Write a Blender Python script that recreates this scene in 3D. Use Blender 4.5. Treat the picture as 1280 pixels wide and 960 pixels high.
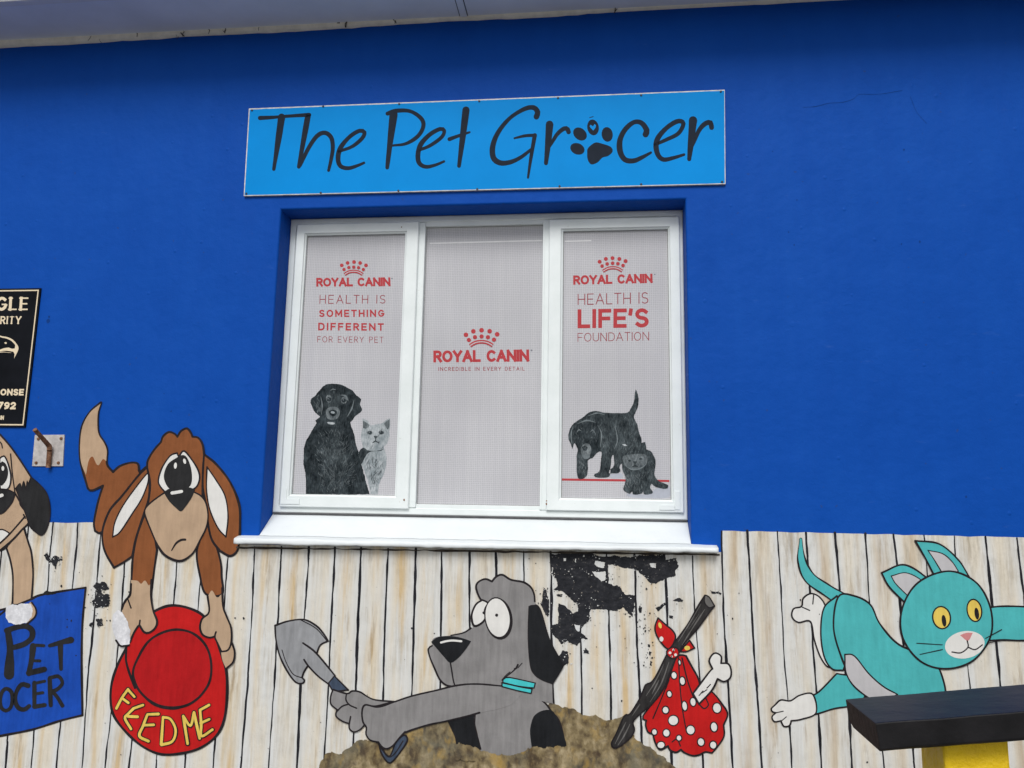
import bpy, bmesh, math, random
from mathutils import Vector
from mathutils.geometry import tessellate_polygon
from mathutils import noise as mnoise
R = math.radians
random.seed(7)
scene = bpy.context.scene
col = scene.collection
for o in list(bpy.data.objects):
    bpy.data.objects.remove(o, do_unlink=True)

# ------------------------------------------------------------------ camera
CAM = Vector((0.0, -3.5, 1.6))
RT = Vector((0.99353784, 0.11209754, 0.01779626))
UP = Vector((8.06374726e-05, -0.15749043, 0.98752051))
FW = Vector((-0.11350136, 0.98113756, 0.15648174))
FPX = 1000.0
cd = bpy.data.cameras.new('camera')
cam = bpy.data.objects.new('camera', cd)
col.objects.link(cam)
from mathutils import Matrix
m = Matrix((RT, UP, -FW)).transposed().to_4x4()
m.translation = CAM
cam.matrix_world = m
cd.sensor_width = 36.0
cd.lens = 36.0 * FPX / 1280.0
cd.clip_start = 0.05
cd.clip_end = 3000.0
scene.camera = cam

# ------------------------------------------------------------------ light (bright overcast)
SUN_EL, SUN_AZ = 46.0, 184.0          # sun behind cloud, in front of the wall
w = bpy.data.worlds.new('World')
scene.world = w
w.use_nodes = True
nt = w.node_tree
bg = nt.nodes['Background']
sky = nt.nodes.new('ShaderNodeTexSky')
sky.sky_type = 'NISHITA'
sky.sun_disc = False
sky.sun_elevation = R(SUN_EL)
sky.sun_rotation = R(SUN_AZ)
sky.air_density = 1.0
sky.dust_density = 1.5
hs = nt.nodes.new('ShaderNodeHueSaturation')       # cloud cover: far less blue than a clear sky
hs.inputs['Saturation'].default_value = 0.22
nt.links.new(sky.outputs[0], hs.inputs['Color'])
nt.links.new(hs.outputs[0], bg.inputs['Color'])
bg.inputs['Strength'].default_value = 0.085
sd = bpy.data.lights.new('sun', 'SUN')
sd.energy = 1.5
sd.angle = R(28)
sd.color = (1.0, 0.98, 0.96)
sun = bpy.data.objects.new('sun', sd)
col.objects.link(sun)
a, e = R(SUN_AZ), R(SUN_EL)
sdir = Vector((math.sin(a) * math.cos(e), math.cos(a) * math.cos(e), math.sin(e)))
sun.rotation_euler = sdir.to_track_quat('Z', 'Y').to_euler()
sun.location = sdir * 20
vs = scene.view_settings
vs.view_transform = 'Standard'
vs.look = 'None'
vs.gamma = 1.0
vs.use_curve_mapping = False
vs.exposure = 0.60

# ------------------------------------------------------------------ helpers
def at(x, y, Y=0.0):
    """point of the wall-parallel plane y=Y seen at photo pixel x, y"""
    d = RT * ((x - 640) / FPX) - UP * ((y - 480) / FPX) + FW
    return CAM + d * ((Y - CAM.y) / d.y)

def S(s, t=None):
    """'505,92c 450,140' -> [(x, y, corner)], scaled out of an enlarged view (ox, oy, scale)"""
    out = []
    for tok in s.split():
        c = tok.endswith('c')
        x, y = tok.rstrip('c').split(',')
        x, y = float(x), float(y)
        if t:
            x, y = t[0] + x / t[2], t[1] + y / t[2]
        out.append((x, y, c))
    return out

def cr(p0, p1, p2, p3, t):
    return 0.5 * ((2 * p1) + (-p0 + p2) * t + (2 * p0 - 5 * p1 + 4 * p2 - p3) * t * t + (-p0 + 3 * p1 - 3 * p2 + p3) * t ** 3)

def open_spline(pts, step=2.2):
    n = len(pts)
    if n < 3:
        a_, b_ = pts[0], pts[-1]
        k = max(1, int(math.dist(a_, b_) / 6))
        return [(a_[0] + (b_[0] - a_[0]) * i / k, a_[1] + (b_[1] - a_[1]) * i / k) for i in range(k + 1)]
    out = []
    for i in range(n - 1):
        p1, p2 = pts[i], pts[i + 1]
        p0 = pts[i - 1] if i > 0 else (2 * p1[0] - p2[0], 2 * p1[1] - p2[1])
        p3 = pts[i + 2] if i + 2 < n else (2 * p2[0] - p1[0], 2 * p2[1] - p1[1])
        k = max(1, min(14, int(math.dist(p1, p2) / step)))
        for j in range(k):
            t = j / k
            out.append((cr(p0[0], p1[0], p2[0], p3[0], t), cr(p0[1], p1[1], p2[1], p3[1], t)))
    out.append(pts[-1])
    return out

def closed_runs(pts, step=2.2):
    """split a closed outline at its corners; returns list of open runs"""
    P = [(p[0], p[1]) for p in pts]
    n = len(P)
    cs = [i for i, p in enumerate(pts) if len(p) > 2 and p[2]]
    if not cs:
        out = []
        for i in range(n):
            p0, p1, p2, p3 = P[i - 1], P[i], P[(i + 1) % n], P[(i + 2) % n]
            k = max(1, min(14, int(math.dist(p1, p2) / step)))
            for j in range(k):
                t = j / k
                out.append((cr(p0[0], p1[0], p2[0], p3[0], t), cr(p0[1], p1[1], p2[1], p3[1], t)))
        return [out], True
    runs = []
    for a_, b_ in zip(cs, cs[1:] + [cs[0] + n]):
        runs.append(open_spline([P[i % n] for i in range(a_, b_ + 1)], step))
    return runs, False

def open_runs(pts):
    P = [(p[0], p[1]) for p in pts]
    cs = [0] + [i for i, p in enumerate(pts) if 0 < i < len(pts) - 1 and len(p) > 2 and p[2]] + [len(P) - 1]
    return [open_spline(P[a_:b_ + 1]) for a_, b_ in zip(cs, cs[1:])]

def inside(p, poly):
    x, y = p
    r = False
    n = len(poly)
    for i in range(n):
        x1, y1 = poly[i][0], poly[i][1]
        x2, y2 = poly[i - 1][0], poly[i - 1][1]
        if (y1 > y) != (y2 > y) and x < (x2 - x1) * (y - y1) / (y2 - y1) + x1:
            r = not r
    return r

def ellipse(cx, cy, rx, ry, rot=0, n=18):
    c, s = math.cos(R(rot)), math.sin(R(rot))
    return [(cx + rx * math.cos(a_) * c - ry * math.sin(a_) * s, cy + rx * math.cos(a_) * s + ry * math.sin(a_) * c)
            for a_ in (2 * math.pi * i / n for i in range(n))]

def rough(pts, amp, step=1.3, seed=0.0):
    """ragged closed outline, for flaked paint and chipped edges"""
    out = []
    n = len(pts)
    for i in range(n):
        a_, b_ = pts[i], pts[(i + 1) % n]
        k = max(1, int(math.dist(a_[:2], b_[:2]) / step))
        for j in range(k):
            t = j / k
            x, y = a_[0] + (b_[0] - a_[0]) * t, a_[1] + (b_[1] - a_[1]) * t
            v = mnoise.noise_vector(Vector((x * .16, y * .16, seed))) * amp * 1.2 + mnoise.noise_vector(Vector((x * .6, y * .6, seed + 5))) * amp * .8 + mnoise.noise_vector(Vector((x * 1.3, y * 1.3, seed + 9))) * amp * .28
            out.append((x + v.x, y + v.y))
    return out

LAY = 0.00012
class MB:
    """collects shapes and links them as ONE mesh object. Flat painted shapes go on the plane y=Y."""
    def __init__(self, Y=0.0):
        self.v, self.f, self.mi, self.mats, self.Y = [], [], [], [], Y
        self.uv = {}
        self.smooth = False
    def m(self, mat):
        if mat not in self.mats:
            self.mats.append(mat)
        return self.mats.index(mat)
    def up(self):
        self.Y -= LAY
    def fill(self, pts, mat, smooth=True):
        if smooth:
            runs, cl = closed_runs(pts)
            P = runs[0] if cl else [q for r in runs for q in r[:-1]]
        else:
            P = [(p[0], p[1]) for p in pts]
        self.up()
        b = len(self.v)
        self.v += [at(x, y, self.Y) for x, y in P]
        for t in tessellate_polygon([[Vector((x, -y, 0)) for x, y in P]]):
            t = list(t)
            p, q, r = [P[i] for i in t]
            if (q[0] - p[0]) * (r[1] - p[1]) - (q[1] - p[1]) * (r[0] - p[0]) > 0:
                t.reverse()
            self.f.append([b + i for i in t])
            self.mi.append(self.m(mat))
        return self
    def ribbon(self, P, wd, mat, closed=False, cap='round', wob=0.16, prof=None, up=True, layer=None):
        if up:
            self.Y -= LAY * 0.5 if layer is None else layer
        P = [P[0]] + [q for p, q in zip(P, P[1:]) if math.dist(p, q) > 1e-4]
        if closed and math.dist(P[0], P[-1]) < 1e-3:
            P.pop()
        n = len(P)
        if n < 2:
            return
        sd_ = random.random() * 50
        L, Rr = [], []
        for i, p in enumerate(P):
            a_ = P[i - 1] if (i > 0 or closed) else p
            b_ = P[(i + 1) % n] if (i < n - 1 or closed) else p
            d1 = (p[0] - a_[0], p[1] - a_[1]); d2 = (b_[0] - p[0], b_[1] - p[1])
            l1 = math.hypot(*d1) or 1; l2 = math.hypot(*d2) or 1
            if a_ is p: d1, l1 = d2, l2
            if b_ is p: d2, l2 = d1, l1
            u1 = (d1[0] / l1, d1[1] / l1); u2 = (d2[0] / l2, d2[1] / l2)
            tx, ty = u1[0] + u2[0], u1[1] + u2[1]
            l = math.hypot(tx, ty)
            if l < 1e-3:
                tx, ty, l = u2[0], u2[1], 1
            tx, ty = tx / l, ty / l
            mit = 1 / max(0.5, tx * u2[0] + ty * u2[1])
            t = i / max(1, n - 1)
            h = wd * 0.5 * mit * (1 + wob * mnoise.noise(Vector((p[0] * .05 + sd_, p[1] * .05, sd_))) * 1.6)
            if prof:
                k = t * (len(prof) - 1)
                j = min(len(prof) - 2, int(k))
                h *= prof[j] + (prof[j + 1] - prof[j]) * (k - j)
            px, py = p
            if cap == 'square' and not closed:
                if i == 0: px -= tx * wd / 2; py -= ty * wd / 2
                if i == n - 1: px += tx * wd / 2; py += ty * wd / 2
            L.append((px + ty * h, py - tx * h)); Rr.append((px - ty * h, py + tx * h))
        b = len(self.v)
        k = self.m(mat)
        self.v += [at(x, y, self.Y) for x, y in L] + [at(x, y, self.Y) for x, y in Rr]
        for i in range(n if closed else n - 1):
            j = (i + 1) % n
            self.f.append([b + i, b + n + i, b + n + j, b + j]); self.mi.append(k)
        if cap == 'round' and not closed:
            for end in (0, n - 1):
                l, r = L[end], Rr[end]
                cx, cy = (l[0] + r[0]) / 2, (l[1] + r[1]) / 2
                a0 = math.atan2(l[1] - cy, l[0] - cx)
                rad = math.hypot(l[0] - cx, l[1] - cy)
                sg = -1 if end == 0 else 1
                b2 = len(self.v)
                K = 6
                self.v += [at(cx + rad * math.cos(a0 + sg * math.pi * q / K), cy + rad * math.sin(a0 + sg * math.pi * q / K), self.Y) for q in range(K + 1)]
                ff = list(range(b2, b2 + K + 1))
                if sg < 0: ff.reverse()
                ff.reverse()
                self.f.append(ff); self.mi.append(k)
    def line(self, pts, wd, mat, **kw):
        for r in open_runs(pts):
            self.ribbon(r, wd, mat, **kw)
        return self
    def outline(self, pts, wd, mat, smooth=True, **kw):
        if not smooth:
            self.ribbon([(p[0], p[1]) for p in pts], wd, mat, closed=True, **kw)
            return self
        runs, cl = closed_runs(pts)
        for r in runs:
            self.ribbon(r, wd, mat, closed=cl, **kw)
        return self
    def shape(self, pts, mat, ink=None, wd=3.0, smooth=True, **kw):
        self.fill(pts, mat, smooth)
        if ink:
            self.outline(pts, wd, ink, smooth, **kw)
        return self
    # ---- solid pieces
    def box(self, lo, hi, mat, bev=0.0):
        x0, y0, z0 = lo; x1, y1, z1 = hi
        self.hexa([(x0, y0, z0), (x1, y0, z0), (x1, y1, z0), (x0, y1, z0), (x0, y0, z1), (x1, y0, z1), (x1, y1, z1), (x0, y1, z1)], mat, bev)
    def hexa(self, c, mat, bev=0.0):
        bm = bmesh.new()
        vs_ = [bm.verts.new(p) for p in c]
        for f in ((3, 2, 1, 0), (4, 5, 6, 7), (0, 1, 5, 4), (1, 2, 6, 5), (2, 3, 7, 6), (3, 0, 4, 7)):
            bm.faces.new([vs_[i] for i in f])
        if bev:
            bmesh.ops.bevel(bm, geom=bm.edges[:], offset=bev, segments=2, affect='EDGES', profile=0.6)
        self.add_bm(bm, mat)
    def add_bm(self, bm, mat):
        b = len(self.v)
        bm.verts.index_update()
        self.v += [v.co.copy() for v in bm.verts]
        k = self.m(mat)
        for f in bm.faces:
            self.f.append([b + v.index for v in f.verts]); self.mi.append(k)
        bm.free()
    def tube(self, pts, rad, mat, n=12):
        b = len(self.v)
        k = self.m(mat)
        pts = [Vector(p) for p in pts]
        for i, p in enumerate(pts):
            d = (pts[min(i + 1, len(pts) - 1)] - pts[max(i - 1, 0)]).normalized()
            s_ = d.cross(Vector((.3, .9, .2))).normalized(); t_ = d.cross(s_)
            r = rad[i] if isinstance(rad, (list, tuple)) else rad
            for j in range(n):
                a_ = 2 * math.pi * j / n
                self.v.append(p + (s_ * math.cos(a_) + t_ * math.sin(a_)) * r)
        for i in range(len(pts) - 1):
            for j in range(n):
                self.f.append([b + i * n + j, b + i * n + (j + 1) % n, b + (i + 1) * n + (j + 1) % n, b + (i + 1) * n + j]); self.mi.append(k)
        self.f.append([b + j for j in range(n)][::-1]); self.mi.append(k)
        q = b + (len(pts) - 1) * n
        self.f.append([q + j for j in range(n)]); self.mi.append(k)
    def ring(self, rect, prof, mat):
        """mitred rectangular frame: rect (x0, z0, x1, z1), prof [(inset, y)]"""
        x0, z0, x1, z1 = rect
        b = len(self.v); k = self.m(mat); n = len(prof)
        for ins, y in prof:
            self.v += [Vector((x0 + ins, y, z0 + ins)), Vector((x1 - ins, y, z0 + ins)), Vector((x1 - ins, y, z1 - ins)), Vector((x0 + ins, y, z1 - ins))]
        for i in range(n - 1):
            for j in range(4):
                self.f.append([b + i * 4 + j, b + i * 4 + (j + 1) % 4, b + i * 4 + 4 + (j + 1) % 4, b + i * 4 + 4 + j]); self.mi.append(k)
    def build(self, name, parent=None):
        root = parent
        while root is not None and root.parent is not None:
            root = root.parent
        off = root.location if root is not None else Vector((0, 0, 0))
        me = bpy.data.meshes.new(name)
        me.from_pydata([tuple(v - off) for v in map(Vector, self.v)], [], self.f)
        for q in self.mats:
            me.materials.append(q)
        me.polygons.foreach_set('material_index', self.mi)
        if self.uv:
            l = me.uv_layers.new(name='UVMap')
            for pi, p in enumerate(me.polygons):
                u = self.uv.get(pi)
                if u:
                    for li, c in zip(p.loop_indices, u):
                        l.data[li].uv = c
        if self.smooth:
            me.polygons.foreach_set('use_smooth', [True] * len(me.polygons))
        me.update()
        o = bpy.data.objects.new(name, me)
        col.objects.link(o)
        if parent is not None:
            o.parent = parent
        return o

def thing(name, loc, label, cat, group=None):
    o = bpy.data.objects.new(name, None)
    o.empty_display_size = 0.1
    col.objects.link(o)
    o.location = loc
    o['label'] = label; o['category'] = cat
    if group: o['group'] = group
    return o

# ------------------------------------------------------------------ materials
class NB:
    def __init__(self, name):
        self.mat = bpy.data.materials.new(name)
        self.mat.use_nodes = True
        self.t = self.mat.node_tree
        self.b = self.t.nodes['Principled BSDF']
        self.g = self.t.nodes.new('ShaderNodeNewGeometry')
    def n(self, typ, **kw):
        q = self.t.nodes.new(typ)
        for k, v in kw.items():
            if k in q.inputs: q.inputs[k].default_value = v
            else: setattr(q, k, v)
        return q
    def l(self, a_, b_):
        self.t.links.new(a_, b_)
    def pos(self, sx=1, sy=1, sz=1):
        q = self.n('ShaderNodeMapping')
        q.inputs['Scale'].default_value = (sx, sy, sz)
        self.l(self.g.outputs['Position'], q.inputs['Vector'])
        return q.outputs[0]
    def noise(self, vec, scale, detail=4, rough_=.55):
        q = self.n('ShaderNodeTexNoise')
        q.inputs['Scale'].default_value = scale; q.inputs['Detail'].default_value = detail; q.inputs['Roughness'].default_value = rough_
        self.l(vec, q.inputs['Vector'])
        return q.outputs[0]
    def ramp(self, fac, stops):
        q = self.n('ShaderNodeValToRGB')
        el = q.color_ramp.elements
        while len(el) < len(stops): el.new(.5)
        for e_, (p, c) in zip(el, stops):
            e_.position = p
            e_.color = (*c, 1) if not isinstance(c, (int, float)) else (c, c, c, 1)
        self.l(fac, q.inputs[0])
        return q.outputs[0]
    def mix(self, fac, a_, b_, mode='MIX'):
        q = self.n('ShaderNodeMix', data_type='RGBA', blend_type=mode)
        for s_, v in ((q.inputs[0], fac), (q.inputs[6], a_), (q.inputs[7], b_)):
            if isinstance(v, (int, float)): s_.default_value = v
            elif isinstance(v, tuple): s_.default_value = (*v, 1)
            else: self.l(v, s_)
        return q.outputs[2]
    def math(self, op, a_, b_=0.0):
        q = self.n('ShaderNodeMath', operation=op)
        for s_, v in ((q.inputs[0], a_), (q.inputs[1], b_)):
            if isinstance(v, (int, float)): s_.default_value = v
            else: self.l(v, s_)
        return q.outputs[0]
    def bump(self, h, strength, dist=0.01):
        q = self.n('ShaderNodeBump')
        q.inputs['Strength'].default_value = strength; q.inputs['Distance'].default_value = dist
        self.l(h, q.inputs['Height'])
        self.l(q.outputs[0], self.b.inputs['Normal'])
    def out(self, c, rough_=.6, spec=.3):
        if isinstance(c, tuple): self.b.inputs['Base Color'].default_value = (*c, 1)
        else: self.l(c, self.b.inputs['Base Color'])
        self.b.inputs['Roughness'].default_value = rough_
        self.b.inputs['Specular IOR Level'].default_value = spec
        return self.mat

def plaster_height(nb):
    p = nb.pos()
    return nb.math('ADD', nb.math('MULTIPLY', nb.noise(p, 4, 3), 1.6), nb.math('ADD', nb.math('MULTIPLY', nb.noise(p, 26, 4), .34), nb.math('MULTIPLY', nb.noise(p, 120, 3), .08)))

def paint(name, c, rough_=.55, var=.16, brush=True, spec=.10):
    """brushed wall paint: slightly uneven coat over the plaster"""
    nb = NB(name)
    n1 = nb.noise(nb.pos(9, 9, 9), 1, 4)
    n2 = nb.noise(nb.pos(70, 70, 9) if brush else nb.pos(40, 40, 40), 1, 3)
    f = nb.math('ADD', nb.math('MULTIPLY', n1, .55), nb.math('MULTIPLY', n2, .45))
    var *= 1.3
    lo = tuple(max(0, x * (1 - var)) for x in c); hi = tuple(min(1, x * (1 + var)) for x in c)
    cc = nb.ramp(f, [(.33, lo), (.67, hi)])
    nb.bump(plaster_height(nb), .35, .012)
    return nb.out(cc, rough_, spec)

def wall_blue():
    nb = NB('blue wall paint')
    p = nb.pos()
    big = nb.noise(p, .8, 3); mid = nb.noise(p, 5, 5, .6); roll = nb.noise(nb.pos(14, 14, 2.2), 1, 4)
    f = nb.math('ADD', nb.math('MULTIPLY', big, .45), nb.math('ADD', nb.math('MULTIPLY', mid, .3), nb.math('MULTIPLY', roll, .25)))
    c = nb.ramp(f, [(.34, (.0026, .058, .330)), (.5, (.0034, .065, .358)), (.68, (.0058, .075, .385))])
    chips = nb.ramp(nb.noise(p, 38, 2, .4), [(.735, 0.0), (.76, 1.0)])
    c = nb.mix(nb.math('MULTIPLY', chips, .45), c, (.03, .05, .12))
    pale = nb.ramp(nb.noise(nb.pos(3, 3, 12), 2.2, 5, .65), [(.64, 0.0), (.74, 1.0)])
    c = nb.mix(nb.math('MULTIPLY', pale, .12), c, (.1, .2, .5))
    drip = nb.n('ShaderNodeTexVoronoi'); drip.inputs['Scale'].default_value = 9
    nb.l(p, drip.inputs['Vector'])
    blob = nb.ramp(drip.outputs['Distance'], [(.03, 1.0), (.085, 0.0)])
    h = nb.math('ADD', plaster_height(nb), nb.math('MULTIPLY', blob, .25))
    h = nb.math('ADD', h, nb.math('MULTIPLY', nb.ramp(nb.noise(nb.pos(1, 1, 2.5), 7, 4, .6), [(.62, 0.0), (.72, 1.0)]), nb.math('MULTIPLY', nb.ramp(nb.noise(p, 1.1, 2), [(.48, 0.0), (.62, 1.0)]), .13)))
    nb.bump(h, .5, .012)
    return nb.out(c, .58, .07)

def board_white():
    nb = NB('whitewashed boards')
    uv = nb.n('ShaderNodeUVMap')
    sp = nb.n('ShaderNodeSeparateXYZ'); nb.l(uv.outputs[0], sp.inputs[0])
    U, ID = sp.outputs[0], sp.outputs[1]              # across the board; board number
    fr = nb.math('FRACT', U)
    mid = nb.math('SUBTRACT', 1.0, nb.math('ABSOLUTE', nb.math('MULTIPLY', nb.math('SUBTRACT', fr, .5), 2.0)))
    gp = nb.n('ShaderNodeSeparateXYZ'); nb.l(nb.g.outputs['Position'], gp.inputs[0])
    def vec(sx, sz, k):
        q = nb.n('ShaderNodeCombineXYZ')
        nb.l(nb.math('MULTIPLY', gp.outputs[0], sx), q.inputs[0]); nb.l(nb.math('MULTIPLY', ID, k), q.inputs[1]); nb.l(nb.math('MULTIPLY', gp.outputs[2], sz), q.inputs[2])
        return q.outputs[0]
    st = nb.noise(vec(13, 1.7, 3.7), 1, 4, .6)          # broad brush streak
    st2 = nb.noise(vec(85, 4.5, 1.9), 1, 4, .65)        # bristle lines
    blot = nb.noise(vec(7, 5, 2.3), 1, 5, .6)
    base = nb.ramp(st2, [(.22, (.49, .485, .46)), (.44, (.60, .60, .575)), (.78, (.665, .668, .65))])
    cream = nb.math('MULTIPLY', nb.ramp(mid, [(.12, 0.0), (.62, 1.0)]), nb.ramp(st, [(.36, 0.0), (.58, 1.0)]))
    c = nb.mix(nb.math('MULTIPLY', cream, .55), base, (.66, .565, .405))
    och = nb.math('MULTIPLY', nb.ramp(mid, [(.42, 0.0), (.9, 1.0)]), nb.ramp(nb.noise(vec(16, 1.3, 6.1), 1, 4, .6), [(.49, 0.0), (.62, 1.0)]))
    side = nb.ramp(nb.math('ADD', nb.math('MULTIPLY', gp.outputs[0], .5), .5), [(.60, 0.0), (.78, 1.0)])
    ocol = nb.mix(side, (.55, .375, .155), (.44, .335, .22))
    c = nb.mix(nb.math('MULTIPLY', och, .78), c, ocol)
    gr = nb.math('MULTIPLY', nb.ramp(blot, [(.48, 0.0), (.70, 1.0)]), nb.ramp(st2, [(.42, 1.0), (.58, .1)]))
    c = nb.mix(nb.math('MULTIPLY', gr, .45), c, (.38, .33, .25))
    edge = nb.math('MULTIPLY', nb.ramp(mid, [(.0, 1.0), (.4, 0.0)]), nb.ramp(nb.noise(vec(12, 4, 5.1), 1, 4), [(.45, 0.0), (.65, 1.0)]))
    c = nb.mix(nb.math('MULTIPLY', edge, .5), c, (.60, .63, .66))
    deep = nb.math('MULTIPLY', nb.ramp(nb.noise(vec(30, 3.4, 8.3), 1, 5, .62), [(.57, 0.0), (.70, 1.0)]), mid)
    c = nb.mix(nb.math('MULTIPLY', deep, .7), c, (.27, .18, .085))
    drip = nb.math('MULTIPLY', nb.ramp(gp.outputs[2], [(1.22 / 2, 0.0), (1.44 / 2, 1.0)]) if False else nb.ramp(nb.math('DIVIDE', gp.outputs[2], 2.0), [(.62, 0.0), (.72, 1.0)]), nb.ramp(nb.noise(nb.pos(34, 34, 5), 1, 5, .65), [(.5, 0.0), (.68, 1.0)]))
    c = nb.mix(nb.math('MULTIPLY', drip, .5), c, (.24, .20, .14))
    spk = nb.math('MULTIPLY', nb.ramp(nb.noise(nb.pos(110, 110, 60), 1, 2, .5), [(.735, 0.0), (.765, 1.0)]), nb.ramp(nb.noise(nb.pos(), 3.2, 3), [(.42, 0.0), (.62, 1.0)]))
    c = nb.mix(nb.math('MULTIPLY', spk, .8), c, (.07, .065, .06))
    h = nb.math('ADD', plaster_height(nb), nb.math('MULTIPLY', st2, .30))
    nb.bump(h, .5, .012)
    return nb.out(c, .62, .25)

def soil_paint():
    nb = NB('dabbed brown earth paint')
    p = nb.pos(1, 1, .8)
    n1 = nb.noise(p, 9, 6, .62); n2 = nb.noise(nb.pos(34, 34, 20), 1, 5, .6); n3 = nb.noise(p, 5, 3)
    ed = nb.n('ShaderNodeTexVoronoi', feature='SMOOTH_F1'); ed.inputs['Scale'].default_value = 38
    wp = nb.n('ShaderNodeMix', data_type='VECTOR')
    nb.l(p, wp.inputs[4])
    wn = nb.n('ShaderNodeTexNoise'); wn.inputs['Scale'].default_value = 12; wn.inputs['Detail'].default_value = 4
    nb.l(p, wn.inputs['Vector']); nb.l(wn.outputs['Color'], wp.inputs[5]); wp.inputs[0].default_value = .14
    nb.l(wp.outputs[1], ed.inputs['Vector'])
    cell = nb.n('ShaderNodeSeparateColor'); nb.l(ed.outputs['Color'], cell.inputs[0])
    f = nb.math('ADD', nb.math('MULTIPLY', n1, .48), nb.math('ADD', nb.math('MULTIPLY', n2, .38), nb.math('MULTIPLY', cell.outputs[0], .14)))
    c = nb.ramp(f, [(.31, (.022, .016, .011)), (.41, (.085, .058, .03)), (.50, (.21, .16, .08)), (.59, (.35, .28, .165)), (.70, (.52, .45, .32))])
    c = nb.mix(nb.ramp(n3, [(.50, 0.0), (.66, .6)]), c, (.11, .115, .095))
    y = nb.ramp(nb.math('ADD', nb.math('MULTIPLY', nb.noise(p, 10, 5), .7), nb.math('MULTIPLY', cell.outputs[1], .16)), [(.44, 0.0), (.58, .7)])
    c = nb.mix(y, c, (.40, .255, .06))
    dk = nb.ramp(nb.math('ADD', nb.math('MULTIPLY', nb.noise(nb.pos(1.3, 1, 2.2), 8, 5), .7), nb.math('MULTIPLY', cell.outputs[2], .16)), [(.46, 0.0), (.58, .75)])
    c = nb.mix(dk, c, (.05, .032, .022))
    nb.bump(nb.math('ADD', plaster_height(nb), n2), .5, .012)
    return nb.out(c, .6)

def simple(name, c, rough_=.5, var=.1, scale=20, bump=.15, spec=.4, metal=0.0):
    nb = NB(name)
    f = nb.noise(nb.pos(), scale, 5, .6)
    cc = nb.ramp(f, [(.3, tuple(x * (1 - var) for x in c)), (.7, tuple(min(1, x * (1 + var)) for x in c))])
    if bump: nb.bump(f, bump, .006)
    nb.b.inputs['Metallic'].default_value = metal
    return nb.out(cc, rough_, spec)

def white_frame():
    nb = NB('white gloss frame paint')
    p = nb.pos()
    f = nb.noise(p, 7, 5, .6)
    c = nb.ramp(f, [(.3, (.70, .75, .74)), (.65, (.77, .815, .81))])
    d = nb.ramp(nb.noise(nb.pos(60, 60, 60), 1, 3), [(.70, 0.0), (.78, .35)])
    c = nb.mix(d, c, (.42, .39, .33))
    nb.bump(nb.noise(nb.pos(60, 60, 60), 1, 4), .12, .004)
    return nb.out(c, .35, .4)

def sill_white():
    nb = NB('white sill paint')
    p = nb.pos()
    f = nb.noise(p, 5, 5, .6)
    c = nb.ramp(f, [(.3, (.68, .72, .725)), (.65, (.74, .775, .785))])
    d = nb.ramp(nb.noise(nb.pos(8, 8, 3), 3, 6, .7), [(.62, 0.0), (.8, .22)])
    c = nb.mix(d, c, (.5, .47, .42))
    nb.bump(nb.noise(p, 18, 5), .3, .008)
    return nb.out(c, .5, .3)

def film():
    nb = NB('perforated window film')
    v = nb.n('ShaderNodeTexVoronoi', feature='F1'); v.inputs['Randomness'].default_value = 0.12; v.inputs['Scale'].default_value = 118
    nb.l(nb.pos(1, 0.0, 1), v.inputs['Vector'])
    dots = nb.ramp(v.outputs['Distance'], [(.20, 1.0), (.46, 0.0)])
    c = nb.ramp(nb.noise(nb.pos(), 2.3, 3), [(.35, (.505, .502, .52)), (.65, (.56, .557, .575))])
    c = nb.mix(nb.math('MULTIPLY', dots, .46), c, (.23, .23, .25))
    wv = nb.ramp(nb.noise(nb.pos(46, 1, .7), 1, 2), [(.35, 0.0), (.65, .16)])
    c = nb.mix(wv, c, (.36, .355, .40))
    return nb.out(c, .6, .08)

def fur(name, lo, hi, sx=150, sz=55):
    nb = NB(name)
    f = nb.math('ADD', nb.math('MULTIPLY', nb.noise(nb.pos(sx, 1, sz), 1, 5, .68), .5), nb.math('MULTIPLY', nb.noise(nb.pos(1, 1, .7), 28, 4, .6), .5))
    c = nb.ramp(f, [(.38, lo), (.52, tuple(a_ * .6 + b_ * .4 for a_, b_ in zip(lo, hi))), (.64, hi)])
    return nb.out(c, .6, .06)

def glass_mat():
    mt = bpy.data.materials.new('window glass'); mt.use_nodes = True
    t = mt.node_tree; t.nodes.clear()
    o_ = t.nodes.new('ShaderNodeOutputMaterial'); mx = t.nodes.new('ShaderNodeMixShader')
    tr = t.nodes.new('ShaderNodeBsdfTransparent'); gl = t.nodes.new('ShaderNodeBsdfGlossy'); fr = t.nodes.new('ShaderNodeFresnel')
    tr.inputs[0].default_value = (.93, .95, .945, 1); gl.inputs['Roughness'].default_value = .03; fr.inputs[0].default_value = 1.45
    t.links.new(fr.outputs[0], mx.inputs[0]); t.links.new(tr.outputs[0], mx.inputs[1]); t.links.new(gl.outputs[0], mx.inputs[2]); t.links.new(mx.outputs[0], o_.inputs[0])
    return mt

def concrete():
    nb = NB('concrete paving')
    p = nb.pos()
    c = nb.ramp(nb.math('ADD', nb.math('MULTIPLY', nb.noise(p, 1.2, 6), .6), nb.math('MULTIPLY', nb.noise(p, 60, 4), .4)), [(.35, (.11, .11, .105)), (.65, (.18, .175, .17))])
    nb.bump(nb.noise(p, 70, 4), .3, .005)
    return nb.out(c, .85, .2)

def rust():
    nb = NB('rusted steel')
    c = nb.ramp(nb.noise(nb.pos(), 90, 5, .6), [(.35, (.10, .045, .025)), (.55, (.24, .12, .065)), (.7, (.34, .22, .15))])
    nb.bump(nb.noise(nb.pos(), 160, 4), .5, .003)
    return nb.out(c, .8, .2)

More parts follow.
